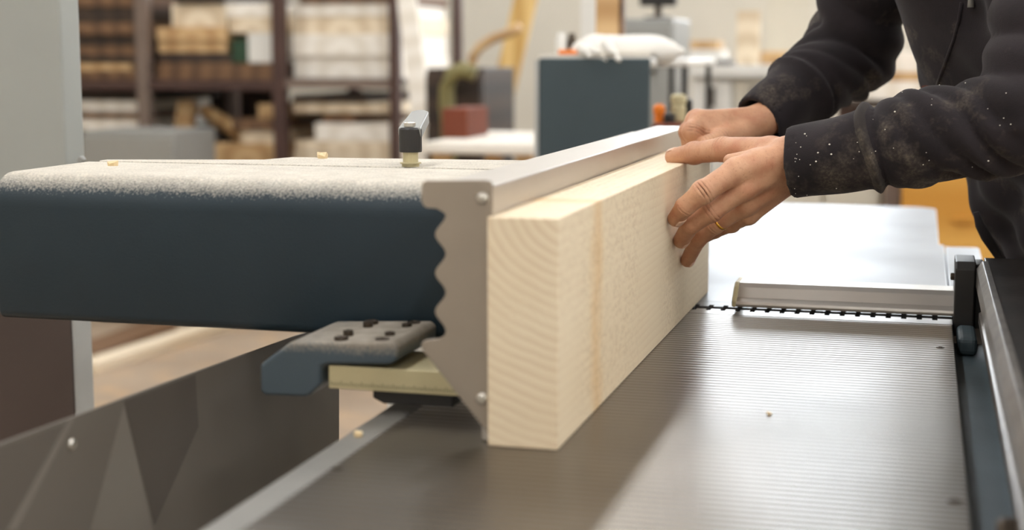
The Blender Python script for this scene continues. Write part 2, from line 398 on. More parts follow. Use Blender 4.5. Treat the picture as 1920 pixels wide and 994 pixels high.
for px, py, r in ((1763, 652, 0.0045), (1790, 940, 0.0055), (632, 880, 0.0045)):
    c = atz(px, py, TZ)
    put('table_screw', lathe(BM(), [(r, -0.004), (r, 0.0006), (r * 0.55, 0.0009), (r * 0.5, 0.0002)], c, n=16), 'dark_screw', J)
# white casing beside the chip hood
put('side_casing', box(BM(), -0.72, -0.385, 1.96, 2.02, 0.25, 0.835), 'white_casing', J, bevel=0.006)

# ------------------------------------------------------------------ fence assembly
FX = -0.3425
FN = thing('planer_fence', 'planer fence with teal support beam, aluminium face and wavy end plate', 'fence', (-0.6, 1.4, TZ))
put('fence_face', prism(BM(), [(FX, TZ + 0.0015), (FX, 1.076), (-0.394, 1.076), (-0.394, 1.069), (FX - 0.008, 1.069), (FX - 0.008, TZ + 0.0015)], 'Y', 1.187, 2.075), 'aluminium', FN, bevel=0.0012)
put('fence_extension', prism(BM(), [(FX - 0.002, TZ + 0.0015), (FX - 0.002, 1.0755), (-0.392, 1.0755), (-0.392, 1.069), (FX - 0.010, 1.069), (FX - 0.010, TZ + 0.0015)], 'Y', 2.0755, 2.262), 'aluminium', FN, bevel=0.0012)
# end plate outline in pixels of its own plane
YP = 1.1815
o_ = []
o_ += [(790, 350), (792, 343), (798, 339), (910, 338), (919, 340), (922, 346)]
o_ += [(922, 400), (922, 822), (918, 818)]
o_ += [(797, 663), (791, 656), (789, 648), (792, 641), (800, 638), (822, 636)]
for i in range(37):
    y = 630 - (630 - 402) * i / 36
    o_.append((825.5 + 10.0 * math.cos((y - 402) / 72.5 * 2 * math.pi - 0.15), y))
o_ += [(827, 396), (818, 391), (800, 390), (793, 385), (790, 377)]
pl = [tuple(aty(x, y, YP)[[0, 2]]) for x, y in o_]
EP = put('end_plate', prism(BM(), pl, 'Y', YP, YP + 0.0045), 'brushed_plate', FN, bevel=0.0006)
for px, py in ((905, 372), (905, 747)):
    c = aty(px, py, YP)
    s = put('screw', lathe(BM(), [(0.0051, 0), (0.0051, 0.001), (0.0044, 0.0024), (0.003, 0.0032), (0.0019, 0.0034), (0.0019, 0.0012)], c, (0, -1, 0), 20), 'bright_steel', EP, smooth=False)
# support beam with rounded shoulders
BX0, BX1, BY0, BY1, BZ0, BZ1 = -0.936, -0.402, 1.37, 1.559, 0.907, 1.060
prof = arc(BY0 + 0.034, BZ1 - 0.034, 0.034, 180, 90, 8) + [(BY1, BZ1), (BY1, BZ0)] + arc(BY0 + 0.010, BZ0 + 0.010, 0.010, 270, 180, 4)
bm = BM(); prism(bm, prof, 'X', BX0, BX1)
put('support_beam', bm, 'dusty_teal', FN, smooth=False, bevel=0.004, seg=3)
bpy.data.objects['support_beam'].data.polygons.foreach_set('use_smooth', [len(p.vertices) == 4 for p in bpy.data.objects['support_beam'].data.polygons])
# rear slide, its left end cut back beyond the middle
put('rear_slide', prism(BM(), [(-0.93, 1.573), (-0.40, 1.573), (-0.40, 1.712)] + [tuple(atz(x_, y_, BZ1)[:2]) for x_, y_ in ((547, 294.5), (495, 299.0))] + [(-0.93, 1.592)], 'Z', 1.035, BZ1), 'dusty_teal', FN, bevel=0.0015)
# clamp lever
c = Vector(atz(770, 312, BZ1))
LV = put('clamp_lever', lathe(BM(), [(0.0125, 0.016), (0.0128, 0.018), (0.0128, 0.041), (0.0112, 0.043), (0.004, 0.0436)], c, n=28), 'black_plastic', FN, smooth=False)
put('stud', lathe(BM(), [(0.0098, 0), (0.0098, 0.003), (0.0118, 0.0032), (0.0118, 0.0045), (0.0085, 0.0050), (0.0085, 0.0165)], c, n=24), 'scale_bar', LV)
bm = BM()
R_ = Matrix.Translation(c + Vector((0, 0, 0.040))) @ Matrix.Rotation(math.radians(7), 4, 'Z') @ Matrix.Rotation(math.radians(15), 4, 'X')
prism(bm, [(-0.0125, -0.006), (0.0125, -0.006), (0.0100, 0.056), (0.004, 0.062), (-0.004, 0.062), (-0.0100, 0.056)], 'Z', -0.010, 0.0045)
bmesh.ops.transform(bm, matrix=R_, verts=bm.verts)
put('lever_arm', bm, 'steel_grey', LV, bevel=0.0015)
put('cap_screw', lathe(BM(), [(0.0065, 0.0), (0.0065, 0.004), (0.0045, 0.0048), (0.002, 0.005)], c + Vector((-0.001, 0.001, 0.0440)), n=18), 'bright_steel', LV)
# guide bracket
YB = 1.248
bo = [(487, 684), (541, 644), (550, 641), (735, 641), (743, 645), (746, 652), (746, 672), (738, 682), (725, 685), (612, 684), (601, 690), (601, 722), (580, 742), (570, 745), (498, 742), (488, 736)]
bp = [tuple(aty(x, y, YB)[[0, 2]]) for x, y in bo]
FNB = org(FN)
BR = thing_loc = put('guide_bracket', prism(BM(), bp, 'Y', YB, 1.360), 'dusty_bracket', FN, bevel=0.004, seg=3)
zt = max(p[1] for p in bp)
for px, py in ((640, 632), (717, 635), (697, 602), (776, 604)):
    c = atz(px, py, zt); put('flush_screw', lathe(BM(), [(0.0065, -0.003), (0.0065, 0.0002), (0.0058, 0.0005), (0.0053, 0.0001), (0.0026, 0.0004), (0.0022, -0.001)], c, n=20), 'dark_screw', BR)
for px, py in ((653, 624), (731, 627), (690, 608), (763, 611)):
    c = atz(px, py, zt); put('set_screw', lathe(BM(), [(0.0048, -0.003), (0.0048, 0.0008), (0.0042, 0.0010), (0.0048, 0.0012), (0.0048, 0.0022), (0.0040, 0.0026), (0.0020, 0.0026), (0.0020, 0.0010)], c, n=18), 'dark_screw', BR)
za, zb = aty(615, 728, 1.252)[2], aty(615, 685, 1.252)[2]
SBX = aty(616, 700, 1.252)[0]
SB = put('scale_bar', box(BM(), SBX, -0.365, 1.252, 1.336, za, zb), 'scale_bar', FN, bevel=0.0008)
bm = BM()
for i in range(70):
    x = SBX + 0.002 + i * 0.002
    if x > -0.37: break
    h = 0.0045 if i % 5 == 0 else 0.0028
    box(bm, x, x + 0.0004, 1.2517, 1.2521, za + 0.003, za + 0.003 + h)
tag(put('graduation_marks', bm, 'ink', SB), kind='stuff')
put('stop_block', prism(BM(), [(-0.476, za), (-0.476, za - 0.009), (-0.466, za - 0.0135), (-0.40, za - 0.0135), (-0.40, za)], 'Y', 1.262, 1.345), 'black_plastic', FN, bevel=0.001)

# ------------------------------------------------------------------ bridge guard and side rail
G = thing('bridge_guard', 'silver bridge guard reaching over the cutter gap to the board', 'guard', (0.05, 1.9, TZ))
prof = [(1.893, .8660), (1.8915, .8695), (1.893, .8730), (1.905, .8765), (1.917, .8880), (1.926, .8925), (1.966, .8925), (1.974, .888), (1.974, .883), (1.964, .888), (1.928, .888), (1.922, .885), (1.911, .8735), (1.904, .8668)]
GB = put('guard_bar', prism(BM(), prof, 'X', -0.2235, 0.045), 'aluminium', G, smooth=False, bevel=0.0008)
capp = [(1.892, .8655), (1.8915, .874), (1.913, .889), (1.924, .8935), (1.967, .8935), (1.9745, .888), (1.9745, .8655)]
put('end_cap', prism(BM(), capp, 'X', -0.2285, -0.2225), 'scale_bar', G, bevel=0.002, seg=3)
put('guard_post', prism(BM(), [(1.885, .842), (1.885, .926), (1.892, .934), (1.958, .934), (1.962, .93), (1.962, .842)], 'X', 0.0415, 0.0655), 'black_plastic', G, bevel=0.002)
put('post_flange', prism(BM(), [(1.90, .85), (1.90, .930), (1.950, .930), (1.950, .85)], 'X', 0.0655, 0.0755), 'black_plastic', G, bevel=0.0015)
put('post_knob', lathe(BM(), [(0.0045, 0), (0.0045, 0.004), (0.003, 0.005)], (0.0415, 1.915, 0.912), (-1, 0, 0), 16), 'dark_screw', G)
put('clamp_block', prism(BM(), [(0.0455, 1.795), (0.0675, 1.795), (0.0675, 1.885), (0.0455, 1.885)], 'Z', 0.8362, 0.858), 'dusty_skirt', G, bevel=0.006, seg=3)
RL = thing('side_rail', 'scratched dark steel rail running along the planer table', 'rail', (0.12, 1.0, 0))
put('rail_beam', prism(BM(), [(0.076, 0.862), (0.076, 0.934), (0.138, 0.934), (0.138, 0.836), (0.086, 0.836), (0.086, 0.862)], 'Y', 0.42, 1.935), 'worn_steel_dark', RL, bevel=0.0012)
put('edge_strip', prism(BM(), [(0.0755, 0.900), (0.0660, 0.905), (0.0660, 0.927), (0.0725, 0.9365), (0.0795, 0.9365), (0.0755, 0.930)], 'Y', 0.42, 1.885), 'worn_edge', RL, bevel=0.0008)
put('edge_strip', prism(BM(), [(0.0755, 0.866), (0.0690, 0.868), (0.0690, 0.880), (0.0755, 0.884)], 'Y', 0.42, 1.84), 'worn_edge', RL, bevel=0.0006)
put('rail_leg', box(BM(), 0.120, 0.138, 0.60, 0.66, 0, 0.836), 'worn_steel_dark', RL)
put('rail_leg', box(BM(), 0.120, 0.138, 1.60, 1.66, 0, 0.836), 'worn_steel_dark', RL)
put('rail_bracket', lathe(BM(), [(0.010, 0), (0.010, 0.012), (0.007, 0.016)], (0.072, 1.03, 0.866), (-1, 0, 0), 18), 'dark_screw', RL)

# ------------------------------------------------------------------ the board being planed
bb = put('wooden_board', prism(BM(), [(-0.3422, 1.176), (-0.2822, 1.176), (-0.2785, 2.040), (-0.3402, 2.040)], 'Z', TZ, 1.052), 'spruce_board', origin=(-0.34, 1.176, TZ), bevel=0.0012)
tag(bb, 'thick pale spruce board on edge against the aluminium fence', 'board')

# ------------------------------------------------------------------ chip hood and tall cabinet at the left
HX = -0.655
HD = thing('chip_hood', 'grey sheet metal chip hood printed with angular facets', 'hood', (HX, 1.3, 0))
top = [atx(*p, HX)[1:] for p in ((-130, 880), (0, 833), (130, 785), (320, 715), (440, 672), (560, 629), (640, 603))]
yr = atx(640, 700, HX)[1]
hp = [(float(a), float(b)) for a, b in top] + [(yr, top[-1][1]), (yr - 0.03, 0.30), (float(top[0][0]), 0.30)]
hp[len(top) - 1] = (yr - 0.004, hp[len(top) - 1][1])
hp.pop(len(top))
put('hood_panel', prism(BM(), hp, 'X', HX - 0.003, HX), 'hood_paint', HD)
def decal(mat, pix, lift):
    q = [tuple(atx(x, y, HX)[1:]) for x, y in pix]
    put('printed_facet', prism(BM(), q, 'X', HX, HX + lift), mat, HD)
decal('facet_dark', [(232, 752), (290, 985), (372, 800), (366, 703)], 0.0003)
decal('facet_light', [(128, 788), (140, 784), (30, 994), (14, 994)], 0.0004)
decal('facet_mid', [(0, 838), (122, 794), (10, 994), (-40, 1010)], 0.0003)
decal('facet_light', [(232, 760), (287, 1000), (170, 994)], 0.0002)
c = atx(134, 833, HX)
put('rivet', lathe(BM(), [(0.0048, 0), (0.0048, 0.0008), (0.0036, 0.0022), (0.001, 0.0026)], c, (1, 0, 0), 16), 'bright_steel', HD)
put('hood_foot', box(BM(), HX - 0.05, HX - 0.003, 1.0, 1.05, 0, 0.32), 'hood_paint', HD)
put('hood_foot', box(BM(), HX - 0.05, HX - 0.003, 1.5, 1.55, 0, 0.32), 'hood_paint', HD)

YC = 1.86
cx1 = float(aty(132, 500, YC)[0]); CD = float(atx(168, 500, cx1)[1]) - YC     # its right flank shows between those two edges
GC = thing('tall_cabinet', 'tall light grey machine cabinet standing behind the teal beam', 'cabinet', (cx1 - 0.3, YC, 0))
put('cabinet_body', box(BM(), cx1 - 0.75, cx1, YC, YC + CD, 0.97, 2.15), 'grey_cabinet', GC, bevel=0.004)
put('lit_flank', box(BM(), cx1 - 0.025, cx1, YC + 0.004, YC + CD, 0, 0.97), 'lit_side_paint', GC, bevel=0.003)  # cabinet's bright right side, its light put into the colour
put('shaded_lower_front', box(BM(), cx1 - 0.75, cx1 - 0.004, YC, YC + 0.0038, 0, 0.97), 'shaded_front', GC)  # cabinet front below the beam, shadow painted in as brown
c = aty(154, 300, YC)
put('hinge_bolt', lathe(BM(), [(0.006, 0), (0.006, 0.003), (0.004, 0.006)], (c[0], YC, c[2]), (0, -1, 0), 16), 'steel_grey', GC)

# ------------------------------------------------------------------ signed distance modelling for the person
def seg(P, a, b, ra, rb):
    a = np.asarray(a, np.float32); b = np.asarray(b, np.float32); ba = b - a
    t = np.clip(((P - a) @ ba) / max(float(ba @ ba), 1e-9), 0, 1)
    return np.linalg.norm(P - a - t[:, None] * ba, axis=1) - (ra + (rb - ra) * t)
def ell(P, c, r, R=None):
    q = P - np.asarray(c, np.float32)
    if R is not None: q = q @ np.asarray(R, np.float32)      # columns of R: the axes
    r = np.asarray(r, np.float32); k0 = np.linalg.norm(q / r, axis=1); k1 = np.linalg.norm(q / (r * r), axis=1)
    return k0 * (k0 - 1) / np.maximum(k1, 1e-6)
def smin(a, b, k):
    h = np.clip(0.5 + 0.5 * (b - a) / k, 0, 1); return b + (a - b) * h - k * h * (1 - h)
def nets(f, lo, hi, h):
    """surface nets on a block-sparse grid"""
    lo = np.asarray(lo, float); n = np.ceil((np.asarray(hi, float) - lo) / h).astype(int) + 1
    B = 8; nb = (n + B - 1) // B; n = nb * B
    cen = [lo[i] + (np.arange(nb[i]) * B + (B - 1) / 2) * h for i in range(3)]
    CG = np.stack(np.meshgrid(*cen, indexing='ij'), -1).reshape(-1, 3).astype(np.float32)
    cd = f(CG); act = np.abs(cd) < B * h * 1.15
    V = np.repeat(np.repeat(np.repeat(cd.reshape(nb), B, 0), B, 1), B, 2).astype(np.float32)
    loc = (np.stack(np.meshgrid(*[np.arange(B)] * 3, indexing='ij'), -1).reshape(-1, 3) - (B - 1) / 2) * h
    idx = np.nonzero(act)[0]; Vb = V.reshape(nb[0], B, nb[1], B, nb[2], B)
    for s in range(0, len(idx), 600):
        ii = idx[s:s + 600]; P = (CG[ii][:, None, :] + loc[None].astype(np.float32)).reshape(-1, 3)
        d = f(P).reshape(len(ii), B, B, B); bi = np.stack(np.unravel_index(ii, nb), 1)
        for q in range(len(ii)): Vb[bi[q, 0], :, bi[q, 1], :, bi[q, 2], :] = d[q]
    S = V < 0
    o = [(i, j, k) for i in (0, 1) for j in (0, 1) for k in (0, 1)]
    sl = lambda c: tuple(slice(c[i], n[i] - 1 + c[i]) for i in range(3))
    cnt = sum(S[sl(c)].astype(np.int8) for c in o); cells = np.argwhere((cnt > 0) & (cnt < 8))
    pos = np.zeros((len(cells), 3)); num = np.zeros(len(cells))
    for a in o:
        for ax in range(3):
            if a[ax]: continue
            b = list(a); b[ax] = 1
            ia = tuple((cells + a).T); ib = tuple((cells + b).T); va, vb = V[ia], V[ib]; m_ = (va < 0) != (vb < 0)
            t = np.where(m_, va / np.where(m_, va - vb, 1), 0); p = np.tile(np.array(a, float), (len(cells), 1)); p[:, ax] = t
            pos += p * m_[:, None]; num += m_
    verts = lo + (cells + pos / num[:, None]) * h
    ID = np.full(n - 1, -1, np.int32); ID[tuple(cells.T)] = np.arange(len(cells)); faces = []
    for ax in range(3):
        s0 = [slice(1, n[i] - 1) for i in range(3)]; s1 = list(s0); s0[ax] = slice(0, n[ax] - 1); s1[ax] = slice(1, n[ax])
        A, Bq = S[tuple(s0)], S[tuple(s1)]; e = np.argwhere(A != Bq); up = A[tuple(e.T)]
        off = np.array([1, 1, 1]); off[ax] = 0; g = e + off; u, v = [i for i in range(3) if i != ax]
        du = np.zeros(3, int); du[u] = 1; dv = np.zeros(3, int); dv[v] = 1
        q = np.stack([ID[tuple((g - du - dv).T)], ID[tuple((g - dv).T)], ID[tuple(g.T)], ID[tuple((g - du).T)]], 1)
        fl = up if ax != 1 else ~up
        q[~fl] = q[~fl][:, ::-1]; faces.append(q)
    faces = np.concatenate(faces); faces = faces[(faces >= 0).all(1)]
    return verts, faces
def net_object(name, parts, mat, parent, crease=None, kind=None):
    V = []; Fc = []; k = 0
    for v, f in parts: V.append(v); Fc.append(f + k); k += len(v)
    V = np.concatenate(V); Fc = np.concatenate(Fc); og = np.array(org(parent))
    me = bpy.data.meshes.new(name); me.vertices.add(len(V)); me.vertices.foreach_set('co', (V - og).ravel())
    me.loops.add(Fc.size); me.loops.foreach_set('vertex_index', Fc.ravel()); me.polygons.add(len(Fc))
    me.polygons.foreach_set('loop_start', np.arange(len(Fc)) * 4); me.polygons.foreach_set('use_smooth', np.ones(len(Fc), bool))
    me.update(calc_edges=True); me.validate(); me.materials.append(MATS[mat])
    if crease is not None:
        at = me.attributes.new('crease', 'FLOAT', 'POINT'); at.data.foreach_set('value', crease(V.astype(np.float32)).astype(np.float32))
    o = link(bpy.data.objects.new(name, me)); o.parent = parent; ORG[o.name] = org(parent); return o

A3 = lambda *p: np.array(p, float)
# -------- joints: directions from the picture, depths from the board, table and a grown man's measures
LW, LE, LS = aty(1490, 306, 1.745), aty(1938, 218, 1.725), aty(1990, -190, 1.85)
RW, RE, RS = aty(1424, 232, 2.04), aty(1598, 95, 2.20), aty(1668, -200, 2.15)
FACE = -0.280
hand_l = dict(
    index=[aty(1380, 320, 1.708), aty(1318, 360, 1.684), aty(1284, 388, 1.686), atx(1267, 410, FACE + .0092)],
    middle=[aty(1392, 354, 1.716), aty(1334, 396, 1.708), aty(1295, 422, 1.714), atx(1277, 451, FACE + .0090)],
    ring=[aty(1398, 384, 1.738), aty(1340, 421, 1.752), aty(1308, 451, 1.772), atx(1289, 488, FACE + .0084)],
    little=[aty(1404, 403, 1.758), aty(1372, 420, 1.785), aty(1340, 434, 1.805), aty(1318, 446, 1.818)],
    thumb=[aty(1446, 285, 1.755), aty(1356, 280, 1.790), aty(1302, 287, 1.815), aty(1262, 294, 1.834)])
rad_l = dict(index=[.0140, .0128, .0110, .0094], middle=[.0135, .0118, .0108, .0094], ring=[.0120, .0107, .0096, .0086], little=[.0105, .0095, .0085, .0075], thumb=[.0175, .0145, .0128, .0100])
hand_r = dict(
    index=[aty(1312, 228, 1.985), aty(1298, 246, 1.965), aty(1303, 268, 1.972), aty(1311, 274, 1.985)],
    middle=[aty(1306, 225, 2.010), aty(1290, 247, 2.000), aty(1293, 268, 2.002), aty(1302, 274, 2.012)],
    ring=[aty(1306, 228, 2.034), aty(1291, 250, 2.030), aty(1294, 268, 2.030), aty(1304, 273, 2.036)],
    little=[aty(1312, 236, 2.056), aty(1298, 255, 2.058), aty(1302, 268, 2.056), aty(1310, 272, 2.056)],
    thumb=[aty(1392, 252, 2.000), aty(1352, 262, 1.968), aty(1330, 272, 1.955), aty(1316, 277, 1.955)])
def hand_sdf(Hd, Rd, wrist, elbow, k_f=0.0007, rw=0.029):
    wrist = np.asarray(wrist); elbow = np.asarray(elbow)
    wd = (elbow - wrist) / np.linalg.norm(elbow - wrist)
    across = Hd['index'][0] - Hd['little'][0]; across = across / np.linalg.norm(across)
    across = across - wd * (across @ wd); across /= np.linalg.norm(across)
    def f(P):
        # forearm: flattened at the wrist
        d = smin(seg(P, wrist + across * 0.013, elbow * 0.6 + wrist * 0.4 + across * 0.010, 0.0215, 0.032), seg(P, wrist - across * 0.013, elbow * 0.6 + wrist * 0.4 - across * 0.010, 0.0215, 0.032), 0.015)
        # metacarpals
        for nm, s in (('index', 0.016), ('middle', 0.006), ('ring', -0.006), ('little', -0.015)):
            a = wrist + across * s; d = smin(d, seg(P, a, Hd[nm][0], 0.0165, Rd[nm][0] * 1.06), 0.010)
        mid = (wrist + Hd['middle'][0] + Hd['ring'][0]) / 3
        d = smin(d, seg(P, wrist + across * 0.012, Hd['thumb'][0], 0.017, Rd['thumb'][0]), 0.012)
        fing = None
        for nm in ('index', 'middle', 'ring', 'little'):
            J_, R = Hd[nm], Rd[nm]
            g = seg(P, J_[0], J_[1], R[0], R[1])
            g = smin(g, seg(P, J_[1], J_[2], R[1], R[2]), 0.003); g = smin(g, seg(P, J_[2], J_[3], R[2], R[3]), 0.003)
            g = smin(g, np.linalg.norm(P - J_[1].astype(np.float32), axis=1) - R[1] * 1.06, 0.004)
            fing = g if fing is None else smin(fing, g, k_f)
        d = smin(d, fing, 0.006)
        J_, R = Hd['thumb'], Rd['thumb']
        g = seg(P, J_[0], J_[1], R[0], R[1]); g = smin(g, seg(P, J_[1], J_[2], R[1], R[2]), 0.004); g = smin(g, seg(P, J_[2], J_[3], R[2], R[3]), 0.004)
        g = smin(g, np.linalg.norm(P - J_[2].astype(np.float32), axis=1) - R[2] * 1.05, 0.004)
        d = smin(d, g, 0.006)
        # web of skin between thumb and index finger
        web = (Hd['thumb'][1] * 0.45 + Hd['index'][0] * 0.55)
        d = smin(d, seg(P, (Hd['thumb'][0] + Hd['index'][0]) / 2, web, 0.014, 0.008), 0.012)
        return d + wrinkle(P, Hd, Rd) * 0.0020
    return f
DORSAL = (-FW * 0.85 + RT * 0.45 + UP * 0.25).astype(np.float32)
def wrinkle(P, Hd, Rd):
    """0..1 creases over the finger joints"""
    c = np.zeros(len(P), np.float32)
    for nm in Hd:
        J_ = Hd[nm]
        for j, per, wid in ((1, 0.0042, 0.0060), (2, 0.0036, 0.0036)):
            if nm == 'thumb': j, per, wid = (1, 0.0045, 0.008) if j == 1 else (2, 0.0042, 0.008)
            a = (J_[j + 1] - J_[j - 1]); a = a / np.linalg.norm(a); q = P - J_[j].astype(np.float32); s = q @ a.astype(np.float32)
            rr = np.linalg.norm(q, axis=1); near = np.exp(-(s / wid) ** 2) * (rr < Rd[nm][j] * 1.9)
            side = q - s[:, None] * a.astype(np.float32); bend = np.sin(side @ np.array([170.0, 90.0, 210.0], np.float32)) * 0.35
            dor = np.clip((side @ DORSAL) / Rd[nm][j] * 1.3 - 0.1, 0, 1); pat = 0.65 + 0.35 * np.sin(side @ np.array([420.0, -380.0, 510.0], np.float32) + 7 * j)
            c = np.maximum(c, near * dor * pat * np.clip(np.cos(2 * np.pi * s / per + bend), 0, 1) ** 3)
    return c

# torso frame
LAT = A3(-0.42, 0.907, 0); LAT /= np.linalg.norm(LAT)                # towards the right shoulder
FRO = A3(-0.907, -0.42, 0)
PEL = A3(0.262, 2.06, 0.93)
MID = (LS + RS) / 2
SP = [PEL, A3(0.200, 2.04, 1.05), A3(0.158, 2.02, 1.18), A3(0.125, 2.0, 1.29)]
NECK = MID + A3(0.03, 0.0, 0.045); HEAD = MID + A3(-0.085, -0.035, 0.175)
def torso_sdf(P, g=0.0):
    d = seg(P, SP[0] - LAT * .07, SP[0] + LAT * .07, .118 + g, .118 + g)
    d = smin(d, seg(P, SP[1] - LAT * .062, SP[1] + LAT * .062, .112 + g, .112 + g), 0.06)
    d = smin(d, seg(P, SP[2] - LAT * .080, SP[2] + LAT * .080, .112 + g, .112 + g), 0.06)
    d = smin(d, seg(P, SP[3] - LAT * .095, SP[3] + LAT * .095, .108 + g, .108 + g), 0.06)
    d = smin(d, seg(P, LS * .86 + MID * .14, RS * .86 + MID * .14, .066 + g, .066 + g), 0.06)
    return d
LATL = A3(-0.2, 0.98, 0)
LEGS = []
for sgn, ft in ((-1, A3(0.335, 1.90, 0)), (1, A3(0.30, 2.22, 0))):
    hip = PEL + LATL * .085 * sgn + A3(0.0, 0, -0.04); LEGS.append((hip, hip * .5 + ft * .5 + A3(-0.025, 0, 0.07), ft + A3(0.02, 0, 0.09), ft))
def leg_sdf(P, g=0.0):
    d = None
    for hip, kn, an, ft in LEGS:
        q = smin(seg(P, hip, kn, .088 + g, .060 + g), seg(P, kn, an, .060 + g, .046 + g), 0.03); d = q if d is None else np.minimum(d, q)
    return d
HF = A3(-0.80, -0.28, -0.53); HF /= np.linalg.norm(HF)                # the way the face looks: down at the work
HS = np.cross(HF, A3(0, 0, 1)); HS /= np.linalg.norm(HS); HU = np.cross(HS, HF)
HR = np.stack([HF, HS, HU], 1)
def hp_(f, s, u): return HEAD + HF * f + HS * s + HU * u
def head_sdf(P):
    d = ell(P, hp_(-0.012, 0, 0.030), (.096, .076, .090), HR)
    d = smin(d, ell(P, hp_(0.030, 0, -0.045), (.060, .055, .065), HR), 0.03)        # jaw
    d = smin(d, ell(P, hp_(0.070, 0, -0.088), (.022, .026, .020), HR), 0.02)        # chin
    d = smin(d, seg(P, hp_(0.088, 0, 0.020), hp_(0.112, 0, -0.022), .009, .014), 0.012)   # nose
    d = smin(d, seg(P, hp_(0.092, -.03, 0.034), hp_(0.092, .03, 0.034), .010, .010), 0.014)   # brow
    for s in (-1, 1):
        d = -smin(-d, np.linalg.norm(P - hp_(0.096, .033 * s, 0.012).astype(np.float32), axis=1) - .015, 0.010) if False else np.maximum(d, -(np.linalg.norm(P - hp_(0.091, .033 * s, 0.012).astype(np.float32), axis=1) - .0165))
        d = smin(d, ell(P, hp_(-0.008, .078 * s, 0.005), (.018, .008, .030), HR), 0.006)      # ears
    d = smin(d, seg(P, hp_(0.094, -.018, -0.050), hp_(0.094, .018, -0.050), .007, .007), 0.006)   # lips
    d = np.maximum(d, -seg(P, hp_(0.104, -.02, -0.050), hp_(0.104, .02, -0.050), .0022, .0022))
    d = smin(d, seg(P, NECK - A3(0.02, 0, 0.05), hp_(-0.03, 0, -0.05), .062, .056), 0.03)
    return d

MAN = thing('person', 'worker in a dark dusty sweatshirt pressing the board with both hands', 'person', (0.31, 2.05, 0))
fl = hand_sdf(hand_l, rad_l, LW, LE)
rad_r = {k: [v * 0.98 for v in vs_] for k, vs_ in rad_l.items()}
fr = hand_sdf(hand_r, rad_r, RW, RE)
ar = np.array([v for J_ in hand_l.values() for v in J_] + [LW]); lo = ar.min(0) - 0.025; hi = ar.max(0) + 0.025; hi[0] = LW[0] + 0.10; hi[2] += 0.03
cut = lambda f_, hx: (lambda P: np.maximum(f_(P), P[:, 0] - hx))
left = nets(cut(fl, hi[0] - 0.01), lo, hi, 0.0011)
ar = np.array([v for J_ in hand_r.values() for v in J_] + [RW]); lo = ar.min(0) - 0.025; hi = ar.max(0) + 0.03; hi[0] = RW[0] + 0.07; hi[1] += 0.08; hi[2] += 0.06
right = nets(cut(fr, hi[0] - 0.01), lo, hi, 0.0016)
def body_sdf(P):
    d = smin(torso_sdf(P, -0.012), leg_sdf(P, -0.012), 0.04)
    for S_, E_, W_ in ((LS, LE, LW), (RS, RE, RW)):
        d = smin(d, smin(seg(P, S_, E_, .05, .042), seg(P, E_, W_ + (E_ - W_) * 0.25, .042, .030), 0.02), 0.03)
    return smin(d, head_sdf(P), 0.01)
core = nets(body_sdf, (-0.36, 1.6, 0.02), (0.50, 2.45, 1.80), 0.0075)
head = nets(head_sdf, HEAD - 0.16, HEAD + 0.16, 0.0035)
cr = lambda V: np.maximum(np.where(V[:, 1] < 1.90, wrinkle(V, hand_l, rad_l), 0), np.where(V[:, 1] > 1.92, wrinkle(V, hand_r, rad_r), 0))
BODY = net_object('body', [core, head, left, right], 'skin', MAN, cr)

# nails: small curved plates on the last joints
def nail(joints, rads, normal, wid, lng, back=0.0):
    d3, d2 = joints[3], joints[2]; ax = (d3 - d2) / np.linalg.norm(d3 - d2); nrm = np.asarray(normal, float); nrm = nrm - ax * (nrm @ ax); nrm /= np.linalg.norm(nrm)
    sd = np.cross(ax, nrm); c = d3 - ax * back; r = rads[3]; bm = BM(); g = []
    for i in range(9):
        row = []
        for j in range(7):
            u = -1 + 2 * j / 6; v = -1 + 2 * i / 8
            w_ = wid * (1 - 0.12 * v * v) ; ang = u * w_ / r
            rr = r * (1.035 - 0.02 * abs(u) ** 3 - 0.035 * (v < -0.8) - 0.05 * (1 if v > 0.9 else 0))
            rd = nrm * math.cos(ang) + sd * math.sin(ang); p = c + ax * (v * lng * (1 - 0.18 * u * u)) + rd * rr
            for _ in range(6): p = p - rd * float(fl(p[None].astype(np.float32))[0])      # settle on the skin
            row.append(bm.verts.new(p + rd * (0.0005 - 0.0006 * (v < -0.8))))
        g.append(row)
    for i in range(8):
        for j in range(6): bm.faces.new((g[i][j], g[i][j + 1], g[i + 1][j + 1], g[i + 1][j]))
    o = put('fingernail', bm, 'nail', MAN, smooth=True); s = o.modifiers.new('solid', 'SOLIDIFY'); s.thickness = 0.0008; s.offset = -0.5; return o
view = -FW
def nrm_of(k, a=0.62, b=0.78):
    d = hand_l[k][3] - hand_l[k][2]; x, y = d @ RT, d @ UP; n_ = (RT * -y + UP * x) / math.hypot(x, y); return n_ * a + view * b
nail(hand_l['index'], rad_l['index'], nrm_of('index', .7, .7), .0064, .0064, 0.0035)
nail(hand_l['middle'], rad_l['middle'], nrm_of('middle', .72, .7), .0064, .0066, 0.001)
nail(hand_l['ring'], rad_l['ring'], nrm_of('ring', .8, .6), .0056, .0060, 0.001)
nail(hand_l['thumb'], rad_l['thumb'], UP * 0.95 - RT * 0.1 + view * 0.25, .0068, .0075, 0.0)
# wedding ring on the ring finger
a, b = hand_l['ring'][0], hand_l['ring'][1]; c = a + (b - a) * 0.82; ax = (b - a) / np.linalg.norm(b - a)
rr = rad_l['ring'][0] * 0.18 + rad_l['ring'][1] * 0.82
bm = BM(); lathe(bm, [(rr - .001, -.0014), (rr + .0006, -.0014), (rr + .0010, 0), (rr + .0006, .0014), (rr - .001, .0014)], c, ax, 32)
put('finger_ring', bm, 'gold', MAN, smooth=True)
